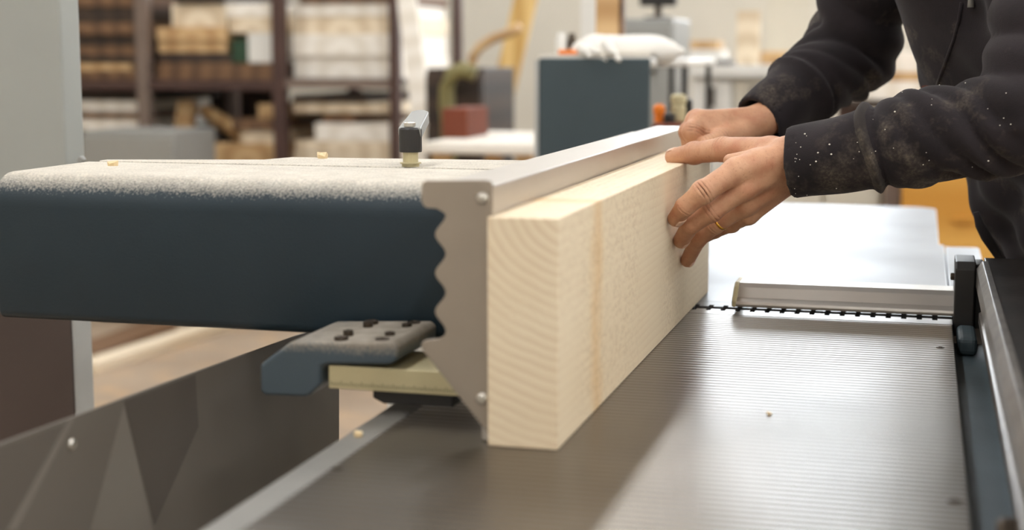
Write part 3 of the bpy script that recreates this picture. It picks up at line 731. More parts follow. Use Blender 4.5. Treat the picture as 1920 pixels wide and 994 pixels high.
# eyes
for s in (-1, 1):
    bm = BM(); bmesh.ops.create_uvsphere(bm, u_segments=16, v_segments=12, radius=0.0125, matrix=Matrix.Translation(Vector(hp_(0.0625, .033 * s, 0.012))))
    put('eye', bm, 'eye_white', MAN, smooth=True)
    bm = BM(); bmesh.ops.create_uvsphere(bm, u_segments=12, v_segments=8, radius=0.0055, matrix=Matrix.Translation(Vector(hp_(0.0702, .033 * s, 0.012))))
    put('iris', bm, 'hair_brown', MAN, smooth=True)
def hair_sdf(P):
    d = ell(P, hp_(-0.016, 0, 0.034), (.103, .084, .099), HR)
    q = (P - HEAD.astype(np.float32)) @ HR.astype(np.float32)
    return np.maximum(d, q[:, 0] * 0.75 - q[:, 2] * 0.66 - 0.012 + 0.004 * np.sin(q[:, 1] * 160))
net_object('hair', [nets(hair_sdf, HEAD - 0.17, HEAD + 0.17, 0.005)], 'hair_brown', MAN)
def beard_sdf(P):
    d = smin(ell(P, hp_(0.032, 0, -0.050), (.066, .062, .070), HR), ell(P, hp_(0.072, 0, -0.092), (.028, .032, .026), HR), 0.02)
    q = (P - HEAD.astype(np.float32)) @ HR.astype(np.float32)
    return np.maximum(d, q[:, 2] + 0.050 - 0.5 * np.clip(0.03 - q[:, 0], 0, 0.05))
net_object('beard', [nets(beard_sdf, HEAD - 0.19, HEAD + 0.19, 0.005)], 'hair_brown', MAN)

# sweatshirt with folded sleeves
def arm_param(P, W_, E_):
    a = (E_ - W_); L = np.linalg.norm(a); a = (a / L).astype(np.float32); q = P - W_.astype(np.float32); s = q @ a
    u = np.cross(a, A3(0, 0, 1)); u = (u / np.linalg.norm(u)).astype(np.float32); v = np.cross(a, u)
    return s, np.arctan2(q @ v, q @ u), L
def sleeve(P, S_, E_, W_, seed, rs):
    s, th, L = arm_param(P, W_, E_)
    d = smin(seg(P, W_ - (E_ - W_) * 0.03, W_ * .5 + E_ * .5, rs[0], rs[1]), seg(P, W_ * .5 + E_ * .5, E_, rs[1], rs[2]), 0.02)
    up = seg(P, E_, S_, rs[2], rs[3])
    onfore = np.clip((L * 1.05 - s) / 0.05, 0, 1)
    # cuff: gathered, then a stitched band, then diagonal folds that deepen towards the elbow
    cuff_end = 0.088
    ph = (s + 0.004 * np.sin(th * 2 + seed) + 0.003 * np.sin(s * 90 + seed)) * 2 * np.pi / 0.034 - 6 * th + seed
    fold = 2.0 * np.abs(np.sin(ph * 0.5)) - 1.0
    fold = fold * (0.70 + 0.30 * np.sin(th + s * 25 + seed))
    fold2 = np.sin((s + 0.010 * np.sin(th + 2 * seed)) * 2 * np.pi / 0.085 - 2 * th + 2 * seed)
    amp = np.clip((s - cuff_end - 0.01) / 0.09, 0, 1) * 0.0088
    d = d - onfore * (amp * fold + amp * 0.35 * fold2)
    d = d - onfore * 0.0042 * np.exp(-((s - cuff_end - 0.004 * np.sin(th * 2)) / 0.0055) ** 2)       # stitched band
    d = d + onfore * 0.0040 * np.exp(-((s - cuff_end - 0.011) / 0.004) ** 2)
    d = d - onfore * 0.0030 * np.exp(-((s - 0.045) / 0.022) ** 2) * (0.5 + 0.5 * np.sin(th * 2 + 1 + seed)) - onfore * 0.0012 * np.sin(th * 3 + s * 60) * (s < cuff_end)
    s2, th2, L2 = arm_param(P, E_, S_)
    up = up - 0.007 * (2.0 * np.abs(np.sin((s2 * 2 * np.pi / 0.050 + 2 * th2 + seed + 0.5 * np.sin(2 * th2)) * 0.5)) - 1.0) * np.clip(1 - s2 / (L2 * 0.8), 0, 1) * (s2 > -0.04)
    d = smin(d, up, 0.018)
    d = np.maximum(d, -(s + 0.004 + 0.004 * np.sin(th + 0.6)))                      # cut at the cuff
    inner = np.linalg.norm(np.cross(P - W_.astype(np.float32), ((E_ - W_) / L).astype(np.float32)), axis=1) - (rs[0] - 0.006)
    return np.where(s < 0.06, np.maximum(d, -inner), d)
def shirt(P):
    d = torso_sdf(P, 0.012)
    wob = 0.005 * np.sin(P[:, 2] * 55 + P[:, 1] * 30 + 2 * np.sin(P[:, 0] * 25)) + 0.004 * np.sin(P[:, 1] * 70 - P[:, 2] * 35)
    d = d + wob * np.clip((1.40 - P[:, 2]) / 0.1, 0, 1)
    # the loose front hangs away from the bent chest
    d = smin(d, seg(P, SP[3] + FRO * 0.078 + LAT * .045, SP[2] + FRO * 0.055 + LAT * .045, .085, .090), 0.05)
    d = smin(d, sleeve(P, LS, LE, LW, 0.4, (.0405, .0475, .054, .066)), 0.020)
    d = smin(d, sleeve(P, RS, RE, RW, 2.1, (.0400, .0490, .060, .068)), 0.020)
    ring = None
    for i in range(10):                                                            # hood lying round the neck
        a0 = 2 * math.pi * i / 10; c = NECK - A3(0.0, 0, 0.01) + LAT * 0.085 * math.cos(a0) + FRO * 0.075 * math.sin(a0) + A3(0, 0, -0.02 * math.sin(a0))
        q = np.linalg.norm(P - c.astype(np.float32), axis=1) - (0.036 - 0.010 * math.sin(a0)); ring = q if ring is None else smin(ring, q, 0.02)
    d = smin(d, ring, 0.015)
    d = np.maximum(d, 0.90 - P[:, 2] + 0.10 * (P[:, 0] - 0.2))                     # hem
    return np.maximum(d, -seg(P, NECK - A3(0, 0, .02), HEAD, .058, .075))
SH = net_object('sweatshirt', [nets(shirt, (-0.36, 1.6, 0.84), (0.50, 2.42, 1.56), 0.0038)], 'sweatshirt_cloth', MAN)
def pants(P):
    d = smin(seg(P, PEL - LAT * .065, PEL + LAT * .065, .118, .118), leg_sdf(P, 0.012), 0.03)
    d = d + 0.005 * np.sin(P[:, 2] * 60 + 3 * np.sin(P[:, 1] * 20)) * np.sin(P[:, 1] * 30 + 1)
    return np.maximum(np.maximum(d, 0.07 - P[:, 2]), P[:, 2] - 1.0)
net_object('trousers', [nets(pants, (0.08, 1.7, 0.03), (0.52, 2.42, 1.04), 0.0075)], 'trouser_cloth', MAN)
for hip, kn, an, ft in LEGS:
    f_ = lambda P, ft=ft: np.maximum(smin(smin(seg(P, ft + A3(0.02, 0, .10), ft + A3(0.02, 0, .04), .056, .05), seg(P, ft + A3(0.03, 0, .04), ft + A3(-0.16, -0.05, .035), .046, .040), 0.03), seg(P, ft + A3(-.05, 0, .06), ft + A3(-.1, -.03, .045), .045, .042), .03), 0.001 - P[:, 2])
    net_object('boot', [nets(f_, ft + A3(-.26, -.16, -.01), ft + A3(.12, .1, .2), 0.006)], 'boot_leather', MAN)
# zip seam, drawstring, trouser strap
def on_front(px, py, y0=1.70, y1=2.2):
    ys = np.linspace(y0, y1, 260); P = np.array([aty(px, py, y) for y in ys]).astype(np.float32); s = np.nonzero(shirt(P) < 0.0006)[0]
    return P[s[0]].astype(float) if len(s) else None
zl = [on_front(x, y, 1.80) for x, y in ((1802, 5), (1797, 40), (1788, 75), (1775, 110), (1764, 140), (1757, 160))]
zl = [p for p in zl if p is not None]
if len(zl) > 2: put('zip_seam', tube(BM(), [p + view * 0.001 for p in zl], 0.0022, 8), 'sweatshirt_cloth', SH, smooth=True)
q = on_front(1820, 14, 1.80)
if q is not None: put('drawstring', tube(BM(), [q + A3(0.0, -0.004, 0.06), q + A3(0, -0.006, 0.02), q + A3(0, -0.006, 0.0)], [.003, .003, .0042], 8), 'steel_grey', SH, smooth=True)
c0 = aty(1830, 398, 1.99); c1 = aty(1850, 446, 1.99)
put('trouser_strap', tube(BM(), [c0, c0 * .5 + c1 * .5 + A3(-0.002, 0, 0), c1, c1 + A3(.02, .02, -.03)], [.004, .006, .007, .006], 8), 'trouser_cloth', MAN, smooth=True)
# stitched band round the near cuff, and a rust patch on the chest
def cuff_band(W_, E_, mat):
    a = (E_ - W_) / np.linalg.norm(E_ - W_); u = np.cross(a, A3(0, 0, 1)); u /= np.linalg.norm(u); v = np.cross(a, u); bm = BM(); g = []
    for i in range(7):
        row = []
        for j in range(56):
            th = 2 * math.pi * j / 56; rd = u * math.cos(th) + v * math.sin(th); q0 = W_ + a * (0.080 + 0.0026 * i + 0.0035 * math.sin(th * 2)); r = 0.085
            for _ in range(12): r -= 0.8 * float(shirt((q0 + rd * r)[None].astype(np.float32))[0])
            row.append(bm.verts.new(q0 + rd * (r + 0.0028 * math.sin(math.pi * i / 6) - 0.0006)))
        g.append(row)
    for i in range(6):
        for j in range(56): bm.faces.new((g[i][j], g[i][(j + 1) % 56], g[i + 1][(j + 1) % 56], g[i + 1][j]))
    put('cuff_band', bm, mat, SH, smooth=True)
cuff_band(LW, LE, 'worn_seam')
bm = BM(); g = {}
for i in range(7):
    for j in range(4):
        p = on_front(1712 + 8 * i, 160 + 6 * j + 1.5 * abs(i - 3), 1.80)
        if p is not None: g[i, j] = bm.verts.new(p + view * 0.0012)
for i in range(6):
    for j in range(3):
        k4 = [g.get((i, j)), g.get((i + 1, j)), g.get((i + 1, j + 1)), g.get((i, j + 1))]
        if all(k4) and max((k4[0].co - q_.co).length for q_ in k4) < 0.03: bm.faces.new(k4)
if len(bm.faces): put('chest_patch', bm, 'rust_cloth', SH, smooth=True)
# sawdust specks clinging to the near sleeve
bm = BM()
for _ in range(48):
    px = 1490 + 420 * random.random() ** 1.7; py = 380 - 230 * random.random() if px > 1620 else 245 + 125 * random.random()
    p = on_front(px, py, 1.62, 1.80)
    if p is None: continue
    r = random.choice([.0005, .0006, .0007, .0008, .0012])
    bmesh.ops.create_icosphere(bm, subdivisions=1, radius=r, matrix=Matrix.Translation(Vector(p)) @ Matrix.Diagonal((1, 1, .8, 1)))
tag(put('sawdust_specks', bm, 'white_dust', SH), kind='stuff')

# ------------------------------------------------------------------ chips of wood lying about
def chip(p, size, label, seed):
    r = random.Random(seed); bm = BM(); n = 7; top, bot = [], []
    for i in range(n):
        a = 2 * math.pi * i / n; q = size * (0.6 + 0.6 * r.random())
        v = Vector((q * math.cos(a), q * 0.7 * math.sin(a), 0)); z = size * (0.3 + 0.7 * r.random())
        bot.append(bm.verts.new(Vector(p) + v * 0.9)); top.append(bm.verts.new(Vector(p) + v + Vector((0, 0, z))))
    ct = bm.verts.new(Vector(p) + Vector((0, 0, size * 0.85)))
    for i in range(n):
        j = (i + 1) % n; bm.faces.new((bot[i], bot[j], top[j], top[i])); bm.faces.new((top[i], top[j], ct))
    bm.faces.new(bot[::-1])
    tag(put('wood_chip', bm, 'chip_wood', origin=p), label, 'wood chip', 'loose wood chips')
chip(atz(604, 297, BZ1), 0.0085, 'round wood chip on the beam behind the teal bracket, beside the clamp lever', 1)
chip(atz(211, 311, BZ1), 0.0065, 'small curled wood chip on the dusty beam near the grey cabinet', 2)
chip(atz(672, 818, TZ - 0.0006), 0.0055, 'wood shaving lying on the blue grey lip of the planer table', 3)
chip(atz(1443, 777, TZ), 0.0026, 'tiny pale chip alone on the grooved infeed table', 4)

# ------------------------------------------------------------------ the workshop behind
def slab(name, label, cat, px0, px1, py0, py1, Y, depth, mat, group=None, z0=None, bevel=0.004):
    """box whose front face lies at depth Y and covers the given pixels; z0 overrides its underside"""
    pc = (px0 + px1) / 2
    xa, xb = aty(px0, (py0 + py1) / 2, Y)[0], aty(px1, (py0 + py1) / 2, Y)[0]
    zt_, zb_ = aty(pc, py0, Y)[2], (aty(pc, py1, Y)[2] if z0 is None else z0)
    o = put(name, box(BM(), xa, xb, Y, Y + depth, zb_, zt_), mat, origin=((xa + xb) / 2, Y + depth / 2, zb_), bevel=bevel)
    return tag(o, label, cat, group)

def cupboard(name, label, cat, px0, px1, py0, Y, depth, mat, rows=1, cols=1, feet='plinth', hmat='dark_screw'):
    """body, fronts with handles, and a plinth or castors"""
    xa, xb = float(aty(px0, py0, Y)[0]), float(aty(px1, py0, Y)[0]); zt2 = float(aty((px0 + px1) / 2, py0, Y)[2]); zb2 = 0.09
    o = thing(name, label, cat, ((xa + xb) / 2, Y + depth / 2, 0))
    put('body', box(BM(), xa, xb, Y + 0.02, Y + depth, zb2, zt2), mat, o, bevel=0.006)
    if feet == 'plinth': put('plinth', box(BM(), xa + .02, xb - .02, Y + 0.05, Y + depth - .02, 0, zb2), 'rack_paint', o)
    else:
        for x in (xa + .05, xb - .05):
            for y in (Y + .07, Y + depth - .07): put('castor', lathe(BM(), [(.03, -.012), (.042, -.008), (.042, .008), (.03, .012)], (x, y, .045), (1, 0, 0), 18), 'black_plastic', o)
    for i in range(cols):
        for j in range(rows):
            w_ = (xb - xa) / cols; h_ = (zt2 - zb2 - .02) / rows; x0 = xa + i * w_ + .004; z0 = zb2 + .005 + j * h_
            f = put('front_panel', box(BM(), x0, x0 + w_ - .008, Y, Y + .019, z0, z0 + h_ - .008), mat, o, bevel=.003)
            put('handle', box(BM(), x0 + w_ / 2 - .03, x0 + w_ / 2 + .03, Y - .018, Y, z0 + h_ * .72 - .006, z0 + h_ * .72 + .006), hmat, f)
    return o
# timber rack
RY = 6.6
def rx(px): return float(aty(px, 150, RY)[0])
def rz(py, px): return float(aty(px, py, RY)[2])
RK = thing('timber_rack', 'brown steel timber rack loaded with boards behind the planer', 'rack', (rx(400), RY + 0.5, 0))
for px, wpx, mt in ((22, 20, 'rack_grey'), (278, 22, 'rack_grey'), (531, 22, 'rack_paint'), (746, 17, 'rack_paint')):
    for dy in (0.0, 0.95):
        xa, xb = rx(px - wpx / 2), rx(px + wpx / 2)
        put('upright', box(BM(), xa, xb, RY - 0.06 + dy, RY + dy, 0, 2.3), mt, RK, bevel=0.004)
BAYS = {'bay beside the grey cabinet': (34, 265), 'middle bay': (291, 518), 'bay beside the pale wall': (544, 736)}
ORD = ['first', 'second', 'third', 'fourth', 'fifth', 'sixth', 'seventh', 'eighth', 'ninth']
ADJ = {'wood_pale': 'pale', 'wood_white': 'whitish', 'wood_tan': 'tan', 'wood_brown': 'brown', 'wood_dark': 'dark'}
STACKS = {
    ('bay beside the pale wall', 'lower shelf'): (308, [(22, 544, 736, 'wood_pale'), (22, 548, 730, 'wood_pale'), (34, 585, 736, 'wood_white'), (20, 596, 655, 'wood_brown'), (20, 544, 736, 'wood_pale'), (14, 546, 682, 'wood_dark')]),
    ('bay beside the pale wall', 'upper shelf'): (147, [(42, 544, 736, 'wood_white'), (42, 546, 733, 'wood_white'), (34, 544, 736, 'wood_pale'), (24, 546, 730, 'wood_white'), (18, 560, 735, 'wood_brown')]),
    ('middle bay', 'lower shelf'): (308, [(40, 396, 518, 'wood_tan'), (26, 440, 518, 'wood_pale'), (22, 430, 518, 'wood_brown'), (28, 476, 516, 'wood_tan')]),
    ('middle bay', 'upper shelf'): (150, [(16, 291, 518, 'wood_brown'), (16, 291, 518, 'wood_brown'), (20, 291, 432, 'wood_dark'), (22, 291, 420, 'wood_tan'), (26, 292, 425, 'wood_tan'), (44, 318, 422, 'wood_pale'), (16, 330, 420, 'wood_dark')]),
    ('bay beside the grey cabinet', 'lower shelf'): (308, [(30, 40, 262, 'wood_brown'), (36, 40, 262, 'wood_dark'), (22, 40, 250, 'wood_white'), (12, 40, 258, 'wood_brown'), (22, 40, 248, 'wood_white'), (12, 40, 262, 'wood_dark')]),
    ('bay beside the grey cabinet', 'upper shelf'): (150, [(18, 40, 262, 'wood_brown'), (14, 40, 240, 'wood_tan'), (14, 40, 262, 'wood_dark'), (18, 40, 258, 'wood_brown'), (22, 40, 262, 'wood_dark'), (22, 40, 262, 'wood_brown'), (30, 40, 262, 'wood_dark'), (20, 40, 262, 'wood_brown')])}
TOPS = {}
for (bay, shelf), (base, rows) in STACKS.items():
    a, b = BAYS[bay]; pc = (a + b) / 2; z = rz(base, pc) - 0.001; kz = (rz(0, pc) - rz(100, pc)) / 100
    mt = 'rack_grey' if 'pale' in bay else 'rack_paint'
    put('shelf_beam', box(BM(), rx(a - 2), rx(b + 2), RY - 0.05, RY, z - 0.045, z), mt, RK, bevel=0.003)
    put('shelf_deck', box(BM(), rx(a - 2), rx(b + 2), RY, RY + 0.89, z - 0.03, z - 0.001), 'wood_dark', RK)
    z += 0.001
    for i, (th, x0, x1, mt) in enumerate(rows):
        h = th * kz; y0 = RY + 0.004 + 0.05 * random.random()
        o = put('plank', box(BM(), rx(x0), rx(x1), y0, RY + 0.78 + 0.1 * random.random(), z, z + h - 0.0005), mt, origin=((rx(x0) + rx(x1)) / 2, y0, z), bevel=0.003)
        tag(o, "%s board, %s up on the %s of the rack's %s" % (ADJ[mt], ORD[i], shelf, bay), 'board', 'boards on the timber rack')
        z += h; TOPS[(bay, shelf, i)] = z
zt_ = TOPS[('middle bay', 'upper shelf', 1)]
def rackbox(name, label, cat, x0, x1, hpx, mat, z, dep=0.3):
    h = hpx * (rz(0, 400) - rz(100, 400)) / 100
    o = put(name, box(BM(), rx(x0), rx(x1), RY + 0.01, RY + dep, z, z + h), mat, origin=((rx(x0) + rx(x1)) / 2, RY + 0.1, z), bevel=0.006); tag(o, label, cat); return z + h
rackbox('storage_box', 'dark green box beside the white box in the timber rack', 'box', 434, 462, 44, 'green_plastic', zt_)
z2 = rackbox('storage_box', 'white box in the timber rack beside a dark post', 'box', 464, 517, 56, 'white_casing', zt_)
z3 = rackbox('plank', 'pale board lying on the white box in the timber rack', 'board', 430, 517, 30, 'wood_pale', z2, 0.8)
rackbox('plank', 'whitish board topmost above the white box in the timber rack', 'board', 424, 517, 26, 'wood_white', z3, 0.8)
o = slab('dark_backing', 'large dark brown sheet added behind the rack to darken its bays', 'sheet', -40, 525, -80, 600, RY + 1.02, 0.02, 'wood_dark', z0=0)  # added sheet that gives the rack bays a dark interior
# leaning offcuts in the middle bay and a grey crate before the rack
def lean(name, label, cat, pa, pb, Ya, Yb, wid, thick, mat, group=None):
    """square timber from its foot (pa) to its head (pb)"""
    a = Vector(aty(*pa, Ya)) if len(pa) == 2 else Vector(pa); b = Vector(aty(*pb, Yb)); d = b - a; L = d.length; d.normalize()
    x = Vector((1, 0, 0)); x = (x - d * x.dot(d)).normalized(); y = d.cross(x)
    bm = BM(); box(bm, -wid / 2, wid / 2, -thick / 2, thick / 2, 0, L)
    M_ = Matrix.Translation(a) @ Matrix((x, y, d)).transposed().to_4x4(); bmesh.ops.transform(bm, matrix=M_, verts=bm.verts)
    return tag(put(name, bm, mat, origin=a, bevel=0.004), label, cat, group)
lean('offcut', 'upright tan offcut leaning in the middle bay of the timber rack', 'offcut', (338, 306), (352, 192), RY + 0.05, RY + 0.16, 0.085, 0.06, 'wood_tan')
lean('offcut', 'short tan offcut tipped over in the middle bay of the rack', 'offcut', (452, 250), (384, 210), RY + 0.12, RY + 0.2, 0.05, 0.09, 'wood_tan')
cupboard('grey_bin', 'pale grey bin standing on the floor before the timber rack', 'bin', 150, 325, 246, 5.9, 0.4, 'steel_grey', feet='castor')

def blob(name, label, cat, f, lo, hi, h, mat, loc):
    o = thing_mesh(name, f, lo, hi, h, mat, loc); return tag(o, label, cat)
def thing_mesh(name, f, lo, hi, h, mat, loc):
    v, fc = nets(f, lo, hi, h); me = bpy.data.meshes.new(name); me.from_pydata((v - np.array(loc)).tolist(), [], fc.tolist())
    me.polygons.foreach_set('use_smooth', [True] * len(me.polygons)); me.materials.append(MATS[mat]); o = link(bpy.data.objects.new(name, me)); o.location = loc; return o
# floor boards seen below the beam
for (pa, pb, wd, mt, lb) in (((150, 668), (300, 612), 0.16, 'wood_brown', 'brown board lying on the floor beneath the teal beam'), ((160, 690), (420, 608), 0.10, 'wood_pale', 'pale board lying on the floor beneath the teal beam')):
    a = Vector(atz(*pa, 0.02)); b = Vector(atz(*pb, 0.02)); d = (b - a); L = d.length
    bm = BM(); box(bm, 0, L, -wd / 2, wd / 2, -0.02, 0.02); bmesh.ops.transform(bm, matrix=Matrix.Translation(a) @ Matrix.Rotation(math.atan2(d.y, d.x), 4, 'Z'), verts=bm.verts)
    tag(put('floor_board', bm, mt, origin=(a.x, a.y, 0), bevel=0.003), lb, 'board')

# bench, crate, dark trolley with a hose, leaning timber
def bench(name, label, px0, px1, py, Y, depth, thick, mtop, mleg, lw=0.05):
    xa, xb = float(aty(px0, py, Y)[0]), float(aty(px1, py, Y)[0]); z = float(aty((px0 + px1) / 2, py, Y)[2])
    B_ = thing(name, label, 'bench', ((xa + xb) / 2, Y + depth / 2, 0))
    put('bench_top', box(BM(), xa, xb, Y, Y + depth, z - thick, z), mtop, B_, bevel=0.008)
    for x in (xa + 0.4 * lw, xb - 1.4 * lw):
        for y in (Y + 0.03, Y + depth - 0.08): put('leg', box(BM(), x, x + lw, y, y + lw, 0, z - thick), mleg, B_)
    return z, xa, xb, B_
zb1, *_r = bench('work_bench', 'white topped wooden bench beyond the clamp lever', 792, 1004, 268, 4.4, 0.7, 0.035, 'wood_white', 'wood_tan')
xa, xb = aty(828, 230, 4.62)[0], aty(876, 230, 4.62)[0]
C_ = put('wooden_crate', box(BM(), xa, xb, 4.62, 4.86, zb1, float(aty(850, 203, 4.62)[2])), 'rust_red', origin=(xa, 4.62, zb1), bevel=0.004); tag(C_, 'rust brown crate on the white topped bench', 'crate')
TB = cupboard('tool_trolley', 'dark brown tool trolley behind the white topped bench', 'trolley', 796, 902, 128, 5.7, 0.5, 'wood_dark', rows=5, feet='castor')
hz = [aty(x, y, 5.60) for x, y in ((890, 138), (868, 130), (848, 138), (838, 165), (838, 200), (842, 240), (840, 300))]
hz.append(A3(hz[-1][0], hz[-1][1], 0.033))
tag(put('hose', tube(BM(), hz, 0.032, 10), 'olive_hose', origin=hz[-1], smooth=True), 'olive hose hanging in a bend over the dark trolley', 'hose')
def floor_foot(px, py, Y, px2, py2, Y2):
    a = Vector(aty(px, py, Y)); b = Vector(aty(px2, py2, Y2)); d = a - b; t_ = b.z / (b.z - a.z); return b + d * t_
ft0 = floor_foot(800, 300, 6.43, 768, 40, 6.5)
lean('leaning_board', 'white narrow board leaning against the end of the timber rack', 'board', tuple(ft0), (762, -10), 6.43, 6.512, 0.09, 0.02, 'wood_white')
ft = floor_foot(925, 250, 6.74, 985, 0, 6.8)
lean('leaning_timber', 'long yellowish timber leaning beside the teal cabinet', 'timber', tuple(ft), (1000, -60), 6.74, 6.815, 0.10, 0.05, 'wood_yellow')
bw = [aty(x, y, 6.3) for x, y in ((884, 128), (886, 108), (900, 88), (925, 72), (955, 62), (975, 50))]
ft2 = [A3(bw[0][0], 6.3, 0.0), A3(bw[0][0], 6.3, 0.6)]
tag(put('bent_strip', tube(BM(), ft2 + bw, 0.022, 8), 'wood_tan', origin=ft2[0], smooth=True), 'bent tan wood strip standing between dark trolley and leaning timber', 'wood strip')

# teal cabinet with cloth, board and small things on it
YT = 3.2; tx0, tx1 = float(aty(1010, 200, YT)[0]), float(aty(1219, 200, YT + 0.044)[0]); tz = float(aty(1115, 109, YT)[2])
ty1 = YT + (tx1 - tx0) * 0.178        # turned a little so that only its front shows
def TQ(a, b, e): return [(tx0 - .176 * b, YT + .984 * b), (tx1 - .176 * b, ty1 + .984 * b), (tx1 - .176 * .42, ty1 + .984 * .42), (tx0 - .176 * .42, YT + .984 * .42)]
TC = thing('teal_cabinet', 'flat teal cabinet beyond the fence with a white cloth on top', 'cabinet', ((tx0 + tx1) / 2, YT + 0.2, 0))
put('cabinet_body', prism(BM(), TQ(0, 0, 0), 'Z', 0, tz), 'teal_cabinet_paint', TC, bevel=0.004)
put('lit_edge', prism(BM(), [(tx0 - .009, YT - .0015), (tx0 - .0005, YT), (tx0 - .0005, YT + .02), (tx0 - .009, YT + .0185)], 'Z', 0, tz - 0.004), 'lit_side_paint', TC)  # pale strip painted in for the cabinet's lit left side
put('cabinet_top', prism(BM(), TQ(0, 0.012, 0), 'Z', tz, tz + 0.007), 'wood_white', TC)
tz += 0.007
ca, cb, cc, ce = aty(1100, 92, YT + 0.06), aty(1180, 82, YT + 0.14), aty(1250, 96, YT + 0.14), aty(1130, 80, YT + 0.2)
def cloth(P):
    q = P.copy(); q[:, 2] = tz + (P[:, 2] - tz) / 0.62
    A_, B_, D_ = aty(1122, 96, YT + .15).copy(), aty(1222, 96, YT + .15).copy(), aty(1272, 100, YT + .15).copy()
    for v in (A_, B_, D_): v[2] = tz + 0.012
    d = np.minimum(seg(q, A_, B_, .062, .058), seg(q, A_ + A3(0, .08, 0), B_ + A3(0, .08, 0), .060, .05)); d = smin(d, seg(q, B_, D_, .050, .016), 0.02)
    d = smin(d, seg(P, aty(1088, 88, YT + .05), aty(1106, 104, YT - .004), .013, .006), 0.008)
    d = smin(d, seg(P, aty(1104, 84, YT + .05), aty(1136, 112, YT - .006), .013, .006), 0.008)
    d = smin(d, seg(P, aty(1136, 84, YT + .05), aty(1160, 113, YT - .006), .016, .007), 0.008)
    w1 = np.abs(np.sin(P[:, 0] * 34 + P[:, 2] * 50 + 1.5 * np.sin(P[:, 1] * 18))); w2 = np.abs(np.sin(P[:, 0] * 60 - P[:, 1] * 30 + 1))
    lft = np.clip((aty(1190, 90, YT)[0] - P[:, 0]) / 0.12, 0.15, 1)
    d = d + (0.010 * (1 - w1) ** 2 + 0.006 * (1 - w2) ** 3) * lft
    inside = (P[:, 0] < tx1) & (P[:, 1] > YT)
    return np.maximum(d, np.where(inside, tz - P[:, 2], tz - 0.035 - P[:, 2]))
blob('cloth', 'crumpled white cloth bag draped over the top of the teal cabinet', 'cloth', cloth, (tx0 - .05, YT - .05, tz - .06), (tx1 + .16, YT + .36, tz + .12), 0.005, 'linen', (float(cb[0]), float(cb[1]), tz))
def standing(name, label, cat, px0, px1, py0, Y, depth, mat, z, bevel=0.003):
    xa, xb = float(aty(px0, py0, Y)[0]), float(aty(px1, py0, Y)[0]); zt2 = float(aty((px0 + px1) / 2, py0, Y)[2])
    return tag(put(name, box(BM(), xa, xb, Y, Y + depth, z, zt2), mat, origin=((xa + xb) / 2, Y, z), bevel=bevel), label, cat)
standing('wood_board', 'tan upright board standing behind the white cloth', 'board', 1117, 1160, -40, YT + 0.375, 0.04, 'wood_tan', tz)
standing('wood_board', 'dark narrow batten standing beside the tan upright board', 'board', 1161, 1168, -40, YT + 0.38, 0.035, 'wood_brown', tz)
standing('orange_tray', 'flat orange tray on the teal cabinet beside the white cloth', 'tray', 1046, 1082, 93, YT + 0.1, 0.12, 'orange_plastic', tz)
for px, r, mt, lb in ((1053, .014, 'white_casing', 'white round jar on the teal cabinet behind the orange tray'), (1072, .011, 'dark_screw', 'dark small pot on the teal cabinet behind the orange tray')):
    c = aty(px, 100, YT + 0.28); zz = float(aty(px, 62, YT + 0.28)[2])
    tag(put('jar', lathe(BM(), [(r * .9, 0), (r, .005), (r, zz - tz - .015), (r * .7, zz - tz - .008), (r * .72, zz - tz)], (c[0], c[1], tz), n=18), mt, origin=(c[0], c[1], tz), smooth=True), lb, 'jar')
slab('white_sheet', 'tall white sheet standing behind the teal cabinet and tan board', 'sheet', 1088, 1118, -60, 300, 4.6, 0.03, 'white_casing', z0=0)
# small stand with an orange knob beyond the fence end
YS = 2.95; sz = float(aty(1256, 232, YS)[2]); sx0, sx1 = float(aty(1222, 232, YS)[0]), float(aty(1310, 232, YS)[0])
ST = thing('small_stand', 'small brown topped stand beyond the far end of the fence', 'stand', ((sx0 + sx1) / 2, YS + 0.1, 0))
put('stand_top', box(BM(), sx0, sx1, YS, YS + 0.2, sz - 0.02, sz), 'rust_red', ST, bevel=0.003); put('stand_column', box(BM(), sx0 + .02, sx1 - .02, YS + .03, YS + .17, 0, sz - .02), 'steel_grey', ST)
def turned(name, label, cat, px, py, Y, prof, mat):
    c = aty(px, py, Y); tag(put(name, lathe(BM(), prof, (c[0], Y, sz), n=20), mat, origin=(c[0], Y, sz), smooth=False), label, cat)
turned('bottle', 'orange capped bottle on the small brown topped stand', 'bottle', 1236, 220, YS + .06, [(.010, 0), (.011, .010), (.008, .014), (.012, .016), (.0125, .030), (.007, .036)], 'orange_plastic')
turned('jar', 'cream jar on the small brown topped stand', 'jar', 1272, 220, YS + .07, [(.013, 0), (.015, .004), (.015, .030), (.012, .036), (.016, .038), (.016, .052), (.010, .056)], 'scale_bar')
turned('jar', 'short black pot on the small stand beside the cream jar', 'jar', 1255, 225, YS + .04, [(.010, 0), (.012, .003), (.012, .016), (.009, .019)], 'black_plastic')
turned('jar', 'slim black bottle on the small stand behind the cream jar', 'jar', 1290, 220, YS + .1, [(.008, 0), (.009, .004), (.009, .040), (.006, .046)], 'black_plastic')

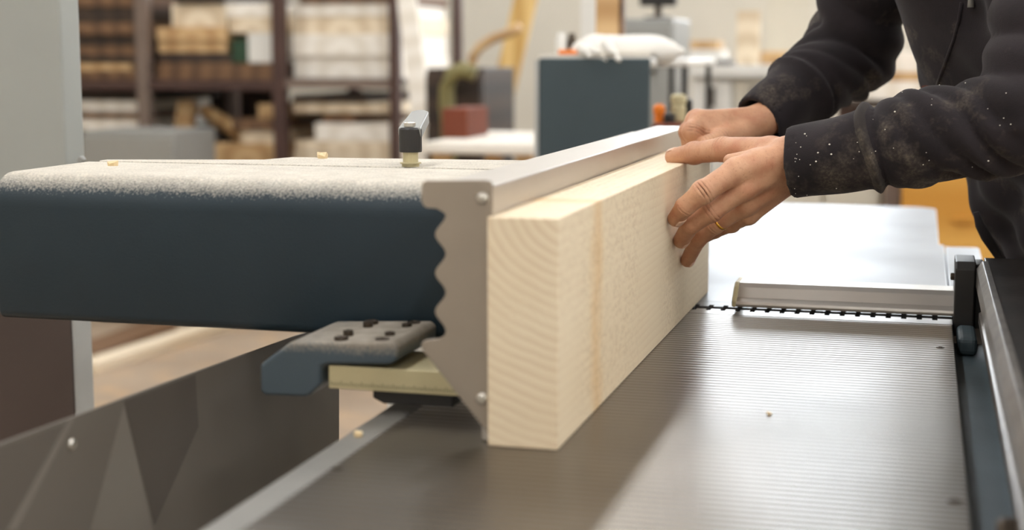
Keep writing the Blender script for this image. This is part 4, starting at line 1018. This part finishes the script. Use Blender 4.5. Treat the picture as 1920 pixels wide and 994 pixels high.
# machine with monitor, side table, long white counter
cupboard('control_cabinet', 'grey beige control cabinet with a dark monitor behind the teal cabinet', 'cabinet', 1165, 1262, 34, 5.2, 0.4, 'steel_grey', rows=2)
mz = float(aty(1215, 34, 5.2)[2]); mx = float(aty(1230, 0, 5.3)[0])
MO = thing('monitor', 'dark flat monitor on a stalk above the control cabinet', 'monitor', (mx, 5.35, mz))
put('stalk', lathe(BM(), [(.05, 0), (.05, .008), (.014, .012), (.012, .06)], (mx, 5.35, mz), n=18), 'dark_screw', MO)
put('screen', box(BM(), mx - .065, mx + .065, 5.33, 5.37, mz + .045, mz + .30), 'black_plastic', MO, bevel=.006)
bench('side_table', 'white side table with black legs beyond the cloth', 1195, 1290, 110, 4.3, 0.6, 0.022, 'white_casing', 'black_plastic', 0.016)
YK = 6.2; kx0, kx1 = float(aty(1292, 140, YK)[0]), float(aty(1540, 140, YK)[0]); kz = float(aty(1400, 122, YK)[2])
KC = thing('white_counter', 'long white counter with cabinet fronts against the far wall', 'counter', ((kx0 + kx1) / 2, YK + 0.3, 0))
put('counter_top', box(BM(), kx0, kx1, YK, YK + 0.7, kz - 0.05, kz), 'white_casing', KC, bevel=.005)
for i in range(3):
    a = kx0 + 0.01 + i * (kx1 - kx0 - .02) / 3; b = a + (kx1 - kx0 - .02) / 3 - .008
    d_ = put('cabinet_door', box(BM(), a, b, YK + .03, YK + .06, .08, kz - .06), 'wall_paint' if i == 1 else 'wall_white', KC, bevel=.004)
    put('door_handle', box(BM(), (a + b) / 2 - .012, (a + b) / 2 + .012, YK + .01, YK + .03, kz - .17, kz - .09), 'dark_screw', d_)
put('cabinet_body', box(BM(), kx0 + .005, kx1 - .005, YK + .06, YK + .69, 0, kz - .05), 'wall_white', KC)
standing('toolbox', 'low dark toolbox on the long white counter', 'toolbox', 1324, 1371, 112, YK + .1, .2, 'dark_screw', kz, .006)
zz = kz; xa_, xb_ = float(aty(1284, 100, YK + .35)[0]) + .03, float(aty(1352, 100, YK + .35)[0])
o = standing('box', 'white carton on the long white counter under a brown box', 'carton', 1294, 1352, 93, YK + .35, .25, 'wall_white', kz); zz = float(aty(1323, 93, YK + .35)[2])
o = standing('box', 'flat brown box on top of the white carton', 'box', 1292, 1346, 76, YK + .37, .2, 'wood_tan', zz)
standing('wood_board', 'pale upright board standing on the long white counter', 'board', 1382, 1424, 20, YK + .15, .06, 'wood_pale', kz)
standing('wood_board', 'tan low board standing on the long white counter', 'board', 1426, 1482, 96, YK + .2, .06, 'wood_tan', kz)
standing('white_sheet', 'tall pale sheet standing at the back of the white counter', 'sheet', 1440, 1520, -20, YK + .5, .02, 'wall_paint', kz)
# stack of white boards seen between the arms
zs, sa, sb, _q = bench('board_bench', 'low bench carrying white boards beyond the worker', 1560, 1800, 188, 5.4, 0.7, .03, 'wood_dark', 'rack_paint')
for i, (th, mt, lb) in enumerate(((.065, 'wood_white', 'thick white board lowest on the bench beyond the worker'), (.03, 'wood_tan', 'tan board between white ones on the bench beyond the worker'), (.07, 'wood_white', 'thick white board topmost on the bench beyond the worker'))):
    tag(put('plank', box(BM(), sa + .02, sb - .02 - .05 * i, 5.42, 6.05, zs, zs + th), mt, origin=(sa, 5.42, zs), bevel=.004), lb, 'board'); zs += th + .0005
# orange plywood cabinet, post and cream cabinet below the near arm
cupboard('plywood_cabinet', 'orange plywood cabinet beyond the outfeed table', 'cabinet', 1694, 1930, 250, 4.6, 0.5, 'plywood_orange', cols=1, hmat='plywood_orange')
slab('steel_post', 'dark grey steel post beside the orange plywood cabinet', 'post', 1658, 1689, 230, 500, 4.65, 0.1, 'rack_grey', z0=0)
cupboard('cream_cabinet', 'cream cabinet beside the dark grey steel post', 'cabinet', 1440, 1655, 262, 4.7, 0.5, 'wall_paint', cols=2)
